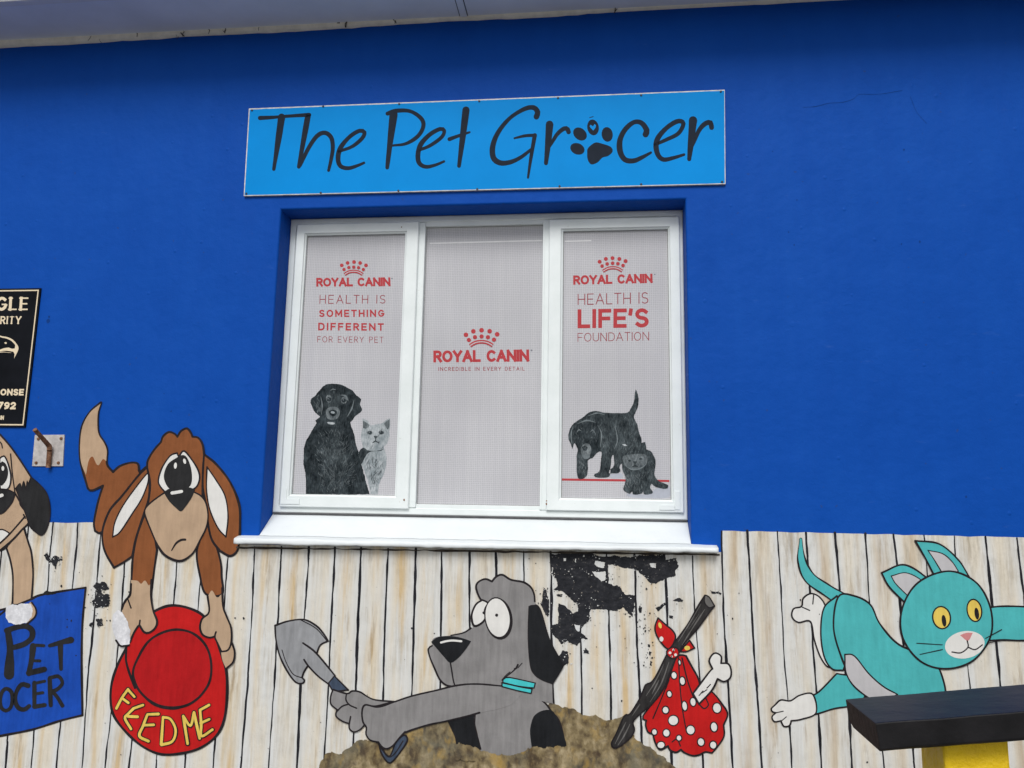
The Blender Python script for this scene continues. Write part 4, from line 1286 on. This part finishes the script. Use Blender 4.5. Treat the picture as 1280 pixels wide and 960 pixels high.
for cx, cy, rx in ((1177, 772, 11), (1218, 763, 9)):
    mb = MB(-.0068); mb.shape(ellipse(cx, cy, rx, 14, -10), M['yellow'], INK, 1.8); ey = mb.build('eye', hd)
    mb = MB(-.0073); mb.fill(ellipse(cx + 3, cy + 4, 2.8, 7.5, -8), M['ink']); mb.build('pupil', ey)
mb = MB(-.0068)
mb.fill(ellipse(1206, 806, 25, 17, -10), M['white'])
mb.fill(S('1200,794c 1208,791 1216,791c 1210,801', None), M['pink'])
mb.line(S('1209,801 1210,809 1201,816 1190,815', None), 1.6, INK); mb.line(S('1210,809 1219,812 1228,806', None), 1.6, INK)
for s_ in ('1178,806 1146,804', '1178,812 1150,818', '1232,798 1252,787', '1234,804 1254,800'): mb.line(S(s_, None), 1.2, INK)
mb.build('muzzle', hd)

# ------------------------------------------------------------------ shop name board
sg = thing('shop_sign', at(606, 240, -.012), 'light blue name board with dark handwritten lettering and paw print above the window', 'sign')
TL, TR, BR, BL = at(311, 135.5, -.012), at(906, 112, -.012), at(907, 230, -.012), at(304.5, 245, -.012)
mb = MB(-.010)
def slab(mb, c, y0, y1, mat):
    mb.hexa([(c[3].x, y0, c[3].z), (c[2].x, y0, c[2].z), (c[2].x, y1, c[2].z), (c[3].x, y1, c[3].z), (c[0].x, y0, c[0].z), (c[1].x, y0, c[1].z), (c[1].x, y1, c[1].z), (c[0].x, y1, c[0].z)], mat, .0008)
slab(mb, (TL, TR, BR, BL), -.012, .001, M['signedge'])
mb.build('panel', sg)
mb = MB(-.0122)
top_e = [(312.2 + (593.2) * i / 60, 136.9 - 23.6 * i / 60 + .35 * mnoise.noise(Vector((i * .7, 0, 0)))) for i in range(61)]
bot_e = [(906.0 - 600.3 * i / 60, 229.0 + 15 * i / 60 + .25 * mnoise.noise(Vector((i * .7, 9, 0)))) for i in range(61)]
mb.fill(top_e + bot_e, M['sign'], smooth=False)
mb.build('face', sg)
LY = -.0125
T1, T2 = (300, 100, 4.0), (600, 100, 4.0)
SI = M['signink']
def letter(*strokes):
    mb = MB(LY)
    for s_, t_, wd, pr in strokes:
        mb.line(S(s_, t_), wd / 4, SI, prof=pr, wob=.05)
    return mb.build('letter', sg)
letter(('100,190 160,187 250,180 346,174', T1, 20, [1.1, .8, .8, 1]), ('208,186 190,310 169,446', T1, 32, [1.15, .9, .55]))
letter(('340,178 318,300 294,434', T1, 30, [1.0, .9, .65]), ('302,428 340,345 385,280 425,264 456,288 464,340 455,400 443,452', T1, 22, [.6, .9, 1, 1, 1, .9, .7]))
letter(('492,358 560,333 610,292 622,262 597,254 548,284 503,338 490,390 502,430 542,441 590,427 620,414', T1, 21, [.7, .8, .9, .9, 1, 1, 1.2, 1.2, 1, .8, .6]))
letter(('768,172 752,300 736,438', T1, 38, [1.1, .8, .5]), ('738,168 780,154 850,156 904,190 917,230 890,280 830,318 758,328', T1, 21, [1, 1, .9, 1, 1, .9, .7, .5]))
letter(('890,353 950,328 1008,286 1021,254 1000,245 950,272 905,320 890,370 896,415 930,434 980,424 1020,407', T1, 21, [.7, .8, .9, .9, 1, 1, 1.2, 1.2, 1, .8, .6]))
letter(('1130,150 1113,290 1095,430', T1, 34, [1.05, .9, .55]), ('1047,296 1090,280 1148,261', T1, 17, [1.2, 1, .6]))
letter(('282,184 288,160 268,138 222,145 150,190 92,260 64,330 67,388 100,414 150,411 205,386 258,345', T2, 23, [1.2, 1, .9, .8, .9, 1.1, 1.2, 1.2, 1, .8, .6]), ('172,291 225,279 275,276', T2, 15, [.6, 1, 1.1]), ('274,276 256,380 240,488', T2, 20, [1.1, .9, .55]))
letter(('348,222 340,320 330,416', T2, 36, [1.1, .85, .55]), ('350,330 385,272 420,243 438,246 443,260', T2, 21, [.6, .9, 1, 1.1, 1.1]))
letter(('828,272 833,250 808,215 770,211 727,246 700,300 701,358 725,398 768,404 812,386 854,363', T2, 25, [1.2, 1, .9, 1, 1.1, 1.2, 1.1, 1, .8, .5]))
letter(('876,323 930,299 988,270 1014,232 1013,210 985,207 936,237 892,286 880,330 892,378 920,398 968,389 1020,373', T2, 23, [.7, .8, .9, .9, 1, 1, 1.2, 1.2, 1, .8, .6]))
letter(('1065,202 1056,300 1046,396', T2, 38, [1.1, .85, .55]), ('1062,330 1095,252 1128,217 1152,214 1158,238', T2, 22, [.6, .9, 1, 1.1, 1.1]))
paw = MB(LY)
paw.fill(S('540,340 575,313 610,318 655,335 663,358 640,380 612,388 588,412 556,422 538,396 536,360', T2), SI)
paw_o = paw.build('paw_print', sg)
for cx, cy, rx, ry, ro in ((500, 270, 38, 29, 40), (565, 237, 29, 40, -10), (636, 272, 28, 37, -8), (487, 344, 37, 28, 22)):
    mb = MB(LY); mb.fill(ellipse(600 + cx / 4, 100 + cy / 4, rx / 4, ry / 4, ro), SI)
    if cx == 565:
        mb.fill(S('548,232 552,224 566,232c 572,220 580,226 578,238 566,253c', T2), M['sign'])
    mb.build('toe', paw_o)
mb = MB(LY); mb.line(S('548,188 566,183', T2), 1.0, SI); mb.build('scratch', sg)
for x, y in ((315, 138), (404, 133), (499, 130), (599, 126.5), (697.5, 122.5), (801.5, 119), (901, 114.5), (308, 242), (401, 241), (498, 238.5), (596.5, 236.5), (699.5, 232.8), (801.5, 230.3), (902.5, 227.3)):
    c = at(x, y, -.013); mb = MB(); mb.tube([c + Vector((0, .001, 0)), c + Vector((0, -.002, 0)), c + Vector((0, -.0032, 0))], [.0048, .0048, .003], M['screw'], 10); mb.build('screw', sg)

# ------------------------------------------------------------------ window posters (printed film stuck on the outside of the panes)
GYs = {'L': .1340, 'C': .1490, 'R': .1340}
def crown(mb, t, ups, lows, r1, r2, arcp, wd):
    for x, y in ups: mb.fill(ellipse(t[0] + x / t[2], t[1] + y / t[2], r1 / t[2], r1 / t[2], 0, 14), M['filmred'])
    for x, y in lows: mb.fill(ellipse(t[0] + x / t[2], t[1] + y / t[2], r2 / t[2], r2 / t[2], 0, 14), M['filmred'])
    P = [(p[0], p[1]) for p in S(arcp, t)]
    P = open_spline(P, 1.2)
    mb.ribbon(P, wd / t[2], M['filmred'], cap='none', wob=0)
    mb.ribbon(P, wd * .26 / t[2], M['film'], cap='none', wob=0)
def q4(t, tl, tr_, br, bl_):
    return [(t[0] + x / t[2], t[1] + y / t[2]) for x, y in (tl, tr_, br, bl_)]
def film_sheet(th, gl, Y):
    mb = MB(); mb.box((gl[0] + .002, Y, gl[1] + .002), (gl[2] - .002, Y + .0008, gl[3] - .002), M['film']); return mb.build('film', th)
P1, PC, P3 = (360, 300, 6.0), (520, 380, 7.53), (690, 300, 6.0)
Pd, Pp = (360, 460, 5.333), (690, 460, 5.333)

# left poster
pL = thing('window_poster', ((Lglass[0] + Lglass[2]) / 2, .141, Lglass[1]), 'grey window poster with sitting black dog and silver cat under red slogan', 'poster', 'posters in the shop window')
Y = GYs['L']; film_sheet(pL, Lglass, Y)
mb = MB(Y - .0003); crown(mb, P1, [(403, 190), (447, 172), (495, 165), (541, 172), (585, 190)], [(420, 221), (456, 206), (493, 203), (529, 207), (565, 221)], 14, 12.5, '424,258 456,240 492,234 528,240 560,258', 24); mb.build('crown_emblem', pL)
mb = MB(Y - .0003)
text(pL, Y - .0003, 'ROYAL CANIN', q4(P1, (213, 284), (766, 280), (768, 346), (213, 350)), .235, M['filmred'], .05)
text(pL, Y - .0003, 'HEALTH IS', q4(P1, (238, 412), (732, 412), (730, 476), (236, 478)), .085, M['filmthin'], .30)
text(pL, Y - .0003, 'SOMETHING', q4(P1, (234, 523), (722, 523), (722, 576), (234, 578)), .20, M['filmred'], .30)
text(pL, Y - .0003, 'DIFFERENT', q4(P1, (227, 620), (718, 625), (718, 680), (226, 678)), .20, M['filmred'], .30)
text(pL, Y - .0003, 'FOR EVERY PET', q4(P1, (220, 722), (716, 726), (716, 771), (220, 767)), .09, M['filmthin'], .28)
mb = MB(Y - .0003); mb.fill(ellipse(490, 348, 1.1, .8), M['filmgrey'])
mb.build('registered_mark', pL)
def hairs(mb, poly, nn_, mat, ln, wd, dirf, rng, Y=None):
    xs = [p[0] for p in poly]; ys = [p[1] for p in poly]
    k_ = 0; tries = 0
    y0 = mb.Y
    while k_ < nn_ and tries < nn_ * 20:
        tries += 1
        x, y = rng.uniform(min(xs), max(xs)), rng.uniform(min(ys), max(ys))
        if not inside((x, y), poly): continue
        a_ = dirf(x, y) + rng.gauss(0, .35); l = ln * rng.uniform(.5, 1.3); bend = rng.gauss(0, .5)
        P = [(x, y)]
        for s_ in range(5):
            P.append((P[-1][0] + math.cos(a_) * l / 5, P[-1][1] + math.sin(a_) * l / 5)); a_ += bend / 5
        if not inside(P[-1], poly): continue
        mb.Y = y0 - .000004 * k_
        mb.ribbon(P, wd * rng.uniform(.6, 1.2), mat, cap='none', wob=0, prof=[.2, 1, 1, .1], up=False)
        k_ += 1
    mb.Y = y0 - .000004 * nn_
mb = MB(Y - .0003)
dogp = S('250,112 310,105 370,118 420,145 455,180 485,205 480,240 492,270 480,298 445,325 430,352 415,362 425,400 440,440 450,490 470,560 490,640 510,720 530,790 545,842c 120,842c 118,780 115,690 103,640 106,560 115,500 140,450 170,400 192,368 182,350 212,328 185,300 160,260 150,215 185,180 210,150', Pd)
runs, cl_ = closed_runs(dogp)
dpoly = [q for r in runs for q in r]
mb.fill(rough(dpoly, .55, .8, 61), M['fur_black'], smooth=False)
rng = random.Random(21)
mb.fill(S('262,190 285,165 320,150 345,170 360,230 345,300 320,320 285,318 262,300 268,250', Pd), M['fur_dark'])
mb.fill(S('252,285 275,262 310,258 340,272 346,300 330,335 300,345 262,335', Pd), M['fur_mid'])
mb.fill(S('272,290 300,278 328,290 318,315 295,322 278,310', Pd), M['fur_black'])
mb.fill(ellipse(360 + 298 / 5.333, 460 + 296 / 5.333, 2.6, 1.6, 10), M['fur_light'])
for cx, cy in ((272, 208), (374, 216)):
    mb.fill(rough(ellipse(360 + cx / 5.333, 460 + (cy - 4) / 5.333, 3.6, 4.8, 12 if cx > 300 else -12), .7, .8, cx), M['fur_mid'], smooth=False); mb.fill(rough(ellipse(360 + cx / 5.333, 460 + (cy + 1) / 5.333, 2.9, 2.5), .4, .8, cx + 3), M['fur_black'], smooth=False); mb.fill(ellipse(360 + (cx - 5) / 5.333, 460 + (cy - 3) / 5.333, .55, .5), M['fur_light'])
mb.fill(S('258,362 285,360 312,366 308,376 270,374', Pd), M['fur_light'])
mb.line(S('218,190 228,250 222,310', Pd), 1.8, M['hair'], prof=[.2, 1, .2]); mb.line(S('440,215 425,270 395,325', Pd), 2.2, M['hair'], prof=[.2, 1, .2])
mb.line(S('280,150 300,140 320,146', Pd), 1.6, M['hair'], prof=[.2, 1, .2]); mb.line(S('350,180 385,186 402,220', Pd), 1.8, M['hair'], prof=[.2, 1, .2])
chest = S('200,420 260,400 380,400 430,480 470,600 480,700 440,800 330,835 230,830 190,700 160,600 170,500', Pd)
mb.fill(S('225,560 270,530 330,540 380,580 400,660 360,720 300,700 250,640', Pd), M['fur_dark']); mb.fill(S('285,480 330,470 370,520 350,600 300,580', Pd), M['fur_dark'])
hairs(mb, chest, 210, M['fur_mid'], 7, .42, lambda x, y: math.pi / 2 + (x - 418) * .03, rng)
hairs(mb, chest, 45, M['hair'], 6, .36, lambda x, y: math.pi / 2 + (x - 418) * .04, rng)
hairs(mb, S('120,480 170,430 190,600 180,800 130,820', Pd), 26, M['fur_dark'], 9, .7, lambda x, y: math.pi / 2, rng)
hairs(mb, S('160,210 210,160 225,300 200,310', Pd), 16, M['fur_mid'], 7, .6, lambda x, y: math.pi / 2 + .2, rng)
mb.build('dog_picture', pL)
mb = MB(Y - .0003)
catp = S('497,337c 522,348 552,378c 600,374 635,364c 660,340 682,334c 682,380 674,420 676,460 662,500 640,530 652,570 656,620 640,700 612,760 600,842c 550,842c 540,780 512,700 482,620 470,560 500,530 488,480 490,430 497,395', Pd)
runs, cl_ = closed_runs(catp)
cpoly = [q for r in runs for q in r]
mb.fill(rough(cpoly, .5, .8, 66), M['fur_light'], smooth=False)
mb.fill(S('500,350c 520,362 544,382 520,405 500,400', Pd), M['fur_mid']); mb.fill(S('640,372c 662,350 678,342c 676,385 664,410', Pd), M['fur_mid'])
mb.fill(S('472,562 505,530 530,548 590,552 640,540 620,552 545,560 510,600 488,640', Pd), M['fur_dark'])
for cx, cy in ((546, 431), (621, 430)):
    mb.fill(rough(ellipse(360 + cx / 5.333, 460 + cy / 5.333, 3.5, 2.6), .4, .8, cx), M['fur_mid'], smooth=False); mb.fill(ellipse(360 + cx / 5.333, 460 + cy / 5.333, 2.3, 2.0), M['fur_black']); mb.fill(ellipse(360 + (cx - 4) / 5.333, 460 + (cy - 4) / 5.333, .45, .45), M['fur_light'])
mb.fill(S('570,455c 582,452 598,456c 584,472', Pd), M['fur_dark']); mb.line(S('584,470 584,486 566,496', Pd), 1.1, M['fur_dark']); mb.line(S('584,486 604,498', Pd), 1.1, M['fur_dark'])
hairs(mb, cpoly, 60, M['fur_mid'], 5, .32, lambda x, y: math.pi / 2, rng)
hairs(mb, S('505,600 560,580 640,600 630,720 580,800 545,780', Pd), 40, M['fur_mid'], 7, .55, lambda x, y: math.pi / 2 + .3, rng)
mb.build('cat_picture', pL)

# centre poster
pC = thing('window_poster', ((Cglass[0] + Cglass[2]) / 2, .156, Cglass[1]), 'grey window poster with only a red crown emblem and name at its middle', 'poster', 'posters in the shop window')
Y = GYs['C']; film_sheet(pC, Cglass, Y)
mb = MB(Y - .0003); crown(mb, PC, [(470, 290), (540, 257), (617, 247), (693, 256), (764, 285)], [(498, 338), (555, 312), (617, 305), (677, 312), (734, 335)], 22, 20, '508,392 558,364 615,355 672,364 722,391', 36); mb.build('crown_emblem', pC)
mb = MB(Y - .0003)
text(pC, Y - .0003, 'ROYAL CANIN', q4(PC, (165, 438), (1062, 428), (1064, 542), (165, 550)), .235, M['filmred'], .05)
mb = MB(Y - .0003); mb.fill(ellipse(664.5, 438, 1.2, 1.2), M['filmgrey']); mb.build('registered_mark', pC)
def add_b():
    GL['B'] = (.58, [[(0, 0), (0, 1)], [(0, 1), (.3, 1)] + arc(.3, .76, .24, .24, 90, -90, 8)[1:] + [(0, .52)], [(0, .52), (.32, .52)] + arc(.32, .26, .26, .26, 90, -90, 8)[1:] + [(0, 0)]])
add_b()
text(pC, Y - .0003, 'INCREDIBLE IN EVERY DETAIL', q4(PC, (212, 594), (1022, 590), (1022, 626), (212, 630)), .14, M['filmthin'], .36)
mb = MB(Y - .0004); mb.line(S('537,304.3 600,302.6 678,300.6'), 1.5, M['filmglare'], wob=.02, cap='none'); mb.build('glare_strip', pC)  # glare line across the pane, painted as a pale strip

# right poster
pR = thing('window_poster', ((Rglass[0] + Rglass[2]) / 2, .141, Rglass[1]), 'grey window poster with walking black puppy and dark kitten on a red line', 'poster', 'posters in the shop window')
Y = GYs['R']; film_sheet(pR, Rglass, Y)
mb = MB(Y - .0003); crown(mb, P3, [(357, 163), (404, 142), (454, 136), (505, 142), (552, 158)], [(376, 195), (414, 179), (455, 174), (494, 177), (533, 191)], 15, 13.5, '382,234 418,214 455,208 492,213 527,232', 24); mb.build('crown_emblem', pR)
mb = MB(Y - .0003)
text(pR, Y - .0003, 'ROYAL CANIN', q4(P3, (160, 266), (752, 252), (754, 322), (160, 336)), .235, M['filmred'], .05)
text(pR, Y - .0003, 'HEALTH IS', q4(P3, (193, 404), (722, 391), (722, 476), (193, 487)), .075, M['filmthin'], .20)
text(pR, Y - .0003, "LIFE'S", q4(P3, (193, 520), (726, 511), (724, 656), (193, 662)), .20, M['filmred'], .14)
text(pR, Y - .0003, 'FOUNDATION', q4(P3, (192, 698), (728, 688), (728, 753), (192, 763)), .08, M['filmthin'], .17)
mb = MB(Y - .0003); mb.fill(ellipse(818.5, 343, .9, .9), M['filmgrey'])
mb.build('registered_mark', pR)
mb = MB(Y - .0003); mb.line(S('62,743 400,748 782,753', Pp), 2.7, M['filmred'], cap='none', wob=.02)
mb.build('red_line', pR)
mb = MB(Y - .0002); mb.fill(S('380,712 460,702 470,730 400,735', Pp), M['shadowprint']); mb.fill(S('500,838 640,842 700,800 780,790 782,860 640,868 520,860', Pp), M['shadowprint']); mb.build('ground_tint', pR)
mb = MB(Y - .0008)
pupp = S('557,142c 573,178 576,240 560,290 546,325 565,370 585,440 596,500 560,600 460,640 455,690 440,702 380,700 384,680 412,650 410,580 396,600 390,660 378,726 290,728 285,705 315,690 325,620 330,560 300,565 270,600 240,615 238,680 230,720 205,740 175,735 165,690 165,580 172,550 150,500 136,540c 122,500 110,470 115,420 140,375 175,350 210,325 250,295 300,287 345,297 430,300 500,298 525,270 545,225 550,180', Pp)
runs, cl_ = closed_runs(pupp)
pp_ = [q for r in runs for q in r]
mb.fill(rough(pp_, .35, .8, 71), M['fur_dark'], smooth=False)
mb.fill(S('160,390 210,360 270,362 310,385 320,460 300,540 262,590 220,600 185,560 160,500', Pp), M['fur_black'])
for s_ in ('190,545 215,505 250,510 262,550 245,590 212,592',): mb.fill(S(s_, Pp), M['fur_mid'])
mb.fill(S('198,528 222,518 238,530 228,552 206,550', Pp), M['fur_black']); mb.fill(S('200,580 225,575 255,585 240,606 214,604', Pp), M['hair'])
for cx, cy in ((180, 470), (270, 465)): mb.fill(ellipse(690 + cx / 5.333, 460 + cy / 5.333, 2.3, 1.8), M['fur_dark']); mb.fill(ellipse(690 + cx / 5.333, 460 + cy / 5.333, 1.3, 1.1), M['fur_black']); mb.fill(ellipse(690 + (cx - 3) / 5.333, 460 + (cy - 3) / 5.333, .35, .35), M['fur_light'])
for s_ in ('170,372 230,350 290,362', '165,430 180,410 195,420', '255,425 272,412 290,440', '305,380 330,440 322,530', '140,385 128,440 134,520', '420,380 436,480 415,540', '240,320 300,300 350,312'): mb.line(S(s_, Pp), 1.8, M['hair'], prof=[.2, 1, .2])
rng = random.Random(33)
hairs(mb, pp_, 130, M['fur_mid'], 6, .36, lambda x, y: math.pi / 2 + .3, rng)
hairs(mb, S('170,600 235,620 230,720 175,725', Pp), 14, M['hair'], 5, .6, lambda x, y: math.pi / 2, rng)
mb.build('dog_picture', pR)
mb = MB(Y - .0022)
kitp = S('445,508c 470,506 490,512 510,516 560,508 590,502c 608,494 621,492c 627,520 629,542 665,560 690,620 686,680 682,712 702,745 740,768 776,782 772,800 740,803 692,790 660,770 655,800 673,830 650,840 612,838 606,800 600,836 540,840 535,820 520,836 480,816 478,790 492,740 470,680 466,640 456,580', Pp)
runs, cl_ = closed_runs(kitp)
kp = [q for r in runs for q in r]
mb.fill(rough(kp, .35, .8, 75), M['fur_dark'], smooth=False)
mb.fill(S('470,600 500,580 600,572 635,590 628,640 590,668 530,672 490,655', Pp), M['fur_mid'])
mb.line(S('488,650 520,672 560,676 600,664 628,640', Pp), 2.0, M['hair'], prof=[.2, 1, 1, .2])
for cx, cy in ((518, 618), (590, 606)): mb.fill(ellipse(690 + cx / 5.333, 460 + cy / 5.333, 2.9, 1.7), M['hair']); mb.fill(ellipse(690 + cx / 5.333, 460 + cy / 5.333, 1.9, 1.4), M['fur_black'])
mb.fill(S('540,624c 552,620 566,624c 554,640', Pp), M['fur_black']); mb.line(S('553,638 553,652 536,658', Pp), .9, M['fur_black']); mb.line(S('553,652 572,656', Pp), .9, M['fur_black'])
mb.fill(S('466,509c 490,508 503,520c 484,520', Pp), M['fur_light'])
hairs(mb, S('540,690 605,690 606,832 545,834', Pp), 34, M['fur_mid'], 5, .6, lambda x, y: math.pi / 2, rng); hairs(mb, S('480,790 500,700 545,700 530,820 500,820', Pp), 26, M['fur_mid'], 5, .6, lambda x, y: math.pi / 2, rng)
hairs(mb, kp, 110, M['hair'], 4, .3, lambda x, y: math.pi / 2, rng)
mb.build('cat_picture', pR)
mb = MB(Y - .0004); mb.line(S('706,301.6 722,301.3 739,300.8'), 1.4, M['filmglare'], wob=.02, cap='none'); mb.build('glare_strip', pR)  # short run of the same painted glare line

# ------------------------------------------------------------------ security company sign
se = thing('security_sign', at(5, 534, -.008), 'black security sign with cream border and lettering at the left of the wall', 'sign')
a_, b_ = at(51, 360, -.008), at(31, 534, -.008)
sx1 = (a_.x + b_.x) / 2; sx0 = sx1 - .40
mb = MB(); mb.box((sx0, -.008, b_.z), (sx1, .001, a_.z), M['secblack'], .001); mb.build('plate', se)
i0, i1 = .0085, .0145
mb = MB(); mb.ring((sx0 + i0, b_.z + i0, sx1 - i0, a_.z - i0), [(0, -.0084), (i1 - i0, -.0084)], M['cream']); mb.build('border', se)
C6 = (0, 340, 3.427)
mb = MB(-.0084)
text(se, -.0084, 'EAGLE', q4(C6, (-118, 106), (124, 106), (120, 166), (-122, 166)), .2, M['cream'], .2, .13)
text(se, -.0084, 'SECURITY', q4(C6, (-108, 189), (92, 189), (89, 223), (-112, 223)), .17, M['cream'], .2, .1)
text(se, -.0084, 'RESPONSE', q4(C6, (-92, 500), (103, 501), (100, 529), (-95, 528)), .24, M['cream'], .14)
text(se, -.0084, '792', q4(C6, (-8, 556), (70, 557), (66, 588), (-12, 588)), .24, M['cream'], .14)
text(se, -.0084, 'IN', q4(C6, (3, 615), (17, 615), (15, 633), (1, 633)), .2, M['cream'], .14)
mb = MB(-.0084)
CE = (0, 320, 4.0)
mb.line(S('-60,392 -20,394 8,404 34,409 60,421 78,440', CE), 1.8, M['cream'], prof=[.5, .8, 1, 1.3])
mb.fill(S('62,420c 84,440 92,466 70,513c 73,490 66,478 52,476 20,474 -30,484c 10,464 44,458 60,464 74,462 76,446', CE), M['cream'])
mb.line(S('-30,486 10,480 40,482 56,484', CE), .9, M['cream'], prof=[1, 1, .4])
mb.fill(ellipse(7, 428.7, 1.5, 1.1, 10), M['cream'])
mb.build('bird_emblem', se)

# ------------------------------------------------------------------ steel bracket
br = thing('wall_bracket', at(61, 584, -.003), 'small steel plate with bent rusty rod bolted to the wall beneath the security sign', 'bracket')
q = [at(x, y, -.004) for x, y in ((43.8, 543.7), (80.8, 543.4), (78.8, 582.8), (40.3, 582.8))]
mb = MB(); mb.hexa([(q[3].x, -.006, q[3].z), (q[2].x, -.006, q[2].z), (q[2].x, .001, q[2].z), (q[3].x, .001, q[3].z), (q[0].x, -.006, q[0].z), (q[1].x, -.006, q[1].z), (q[1].x, .001, q[1].z), (q[0].x, .001, q[0].z)], M['plate'], .0012); mb.build('plate', br)
for x, y in ((76.5, 548), (73, 578.5), (45.2, 578.5), (48, 548.5)):
    c = at(x, y, -.007); mb = MB(); mb.tube([c + Vector((0, .002, 0)), c + Vector((0, -.003, 0)), c + Vector((0, -.005, 0))], [.0075, .007, .004], M['rust'], 8); mb.build('bolt', br)
mb = MB()
p0, p1 = at(60.2, 584.5, -.016), at(62, 562, -.018); p2 = at(61.5, 557.5, -.024); p3 = at(43.5, 537, -.12)
mb.tube([p0, p1], .0105, M['rust'], 12)
mb.tube([at(61.8, 563, -.026), p2, p2.lerp(p3, .25), p2.lerp(p3, .7), p3], [.011, .0115, .0105, .010, .010], M['rust'], 12)
mb.smooth = False
mb.build('rod', br)

# ------------------------------------------------------------------ ramp handrail: black timber on a yellow masonry post
rail = thing('handrail', (1.05, -1.15, 0), 'thick black timber handrail sloping up on a yellow painted post', 'handrail')
yaw, pit, W, H = -.013, .127, .266, .069
d = Vector((math.cos(yaw) * math.cos(pit), math.sin(yaw) * math.cos(pit), math.sin(pit)))
back = Vector((-math.sin(yaw), math.cos(yaw), 0)); upv = d.cross(back)
Bp = Vector((.676, -1.3, 1.091)); LN = 2.4
mb = MB()
bm = bmesh.new()
N = 60
sec = [(0, 0), (W, 0), (W, -H + .012), (W - .035, -H), (0.006, -H), (0, -H + .006)]
rows_ = []
for i in range(N + 1):
    t = LN * i / N
    row = []
    for j, (u, v) in enumerate(sec):
        wv = .0016 * mnoise.noise(Vector((t * 9, j * 3.3, 0)))
        row.append(bm.verts.new(Bp + d * t + back * (u + wv) + upv * (v + wv)))
    rows_.append(row)
ns = len(sec)
endf = bm.faces.new(rows_[0])
bm.faces.new(rows_[-1][::-1])
for i in range(N):
    for j in range(ns):
        bm.faces.new([rows_[i][j], rows_[i + 1][j], rows_[i + 1][(j + 1) % ns], rows_[i][(j + 1) % ns]])
bmesh.ops.recalc_face_normals(bm, faces=bm.faces[:])
ed = [e_ for e_ in bm.edges if len(e_.link_faces) == 2 and e_.calc_face_angle(0) > .6]
endc = [v.co.copy() for v in rows_[0]]
bmesh.ops.bevel(bm, geom=ed, offset=.0035, segments=2, affect='EDGES', profile=.6)
mb.add_bm(bm, M['railblack'])
mb.m(M['railend'])
for i, f in enumerate(mb.f):
    c = sum((mb.v[k_] for k_ in f), Vector()) / len(f)
    if (c - Bp).dot(d) < .002: mb.mi[i] = 1
mb.build('rail', rail)
# post
px0, px1 = at(1180, 940, -1.235).x, at(1262, 940, -1.235).x
py0, py1 = -1.235, -1.075
def rz(x): return Bp.z + math.tan(pit) * (x - Bp.x) - H + .004
mb = MB()
bm = bmesh.new()
c8 = [(px0, py0, 0), (px1, py0, 0), (px1, py1, 0), (px0, py1, 0), (px0, py0, rz(px0)), (px1, py0, rz(px1)), (px1, py1, rz(px1)), (px0, py1, rz(px0))]
vv = [bm.verts.new(p) for p in c8]
for f in ((3, 2, 1, 0), (4, 5, 6, 7), (0, 1, 5, 4), (1, 2, 6, 5), (2, 3, 7, 6), (3, 0, 4, 7)): bm.faces.new([vv[i] for i in f])
bmesh.ops.bevel(bm, geom=bm.edges[:], offset=.007, segments=2, affect='EDGES', profile=.5)
mb.add_bm(bm, M['yellow_post'])
mb.build('post', rail)
# a second post further up the rail, outside the photograph, so that the rail is carried
px2 = px0 + 1.5
mb = MB(); mb.hexa([(px2, py0, 0), (px2 + .18, py0, 0), (px2 + .18, py1, 0), (px2, py1, 0), (px2, py0, rz(px2)), (px2 + .18, py0, rz(px2 + .18)), (px2 + .18, py1, rz(px2 + .18)), (px2, py1, rz(px2))], M['yellow_post'], .007)
mb.build('post', rail)
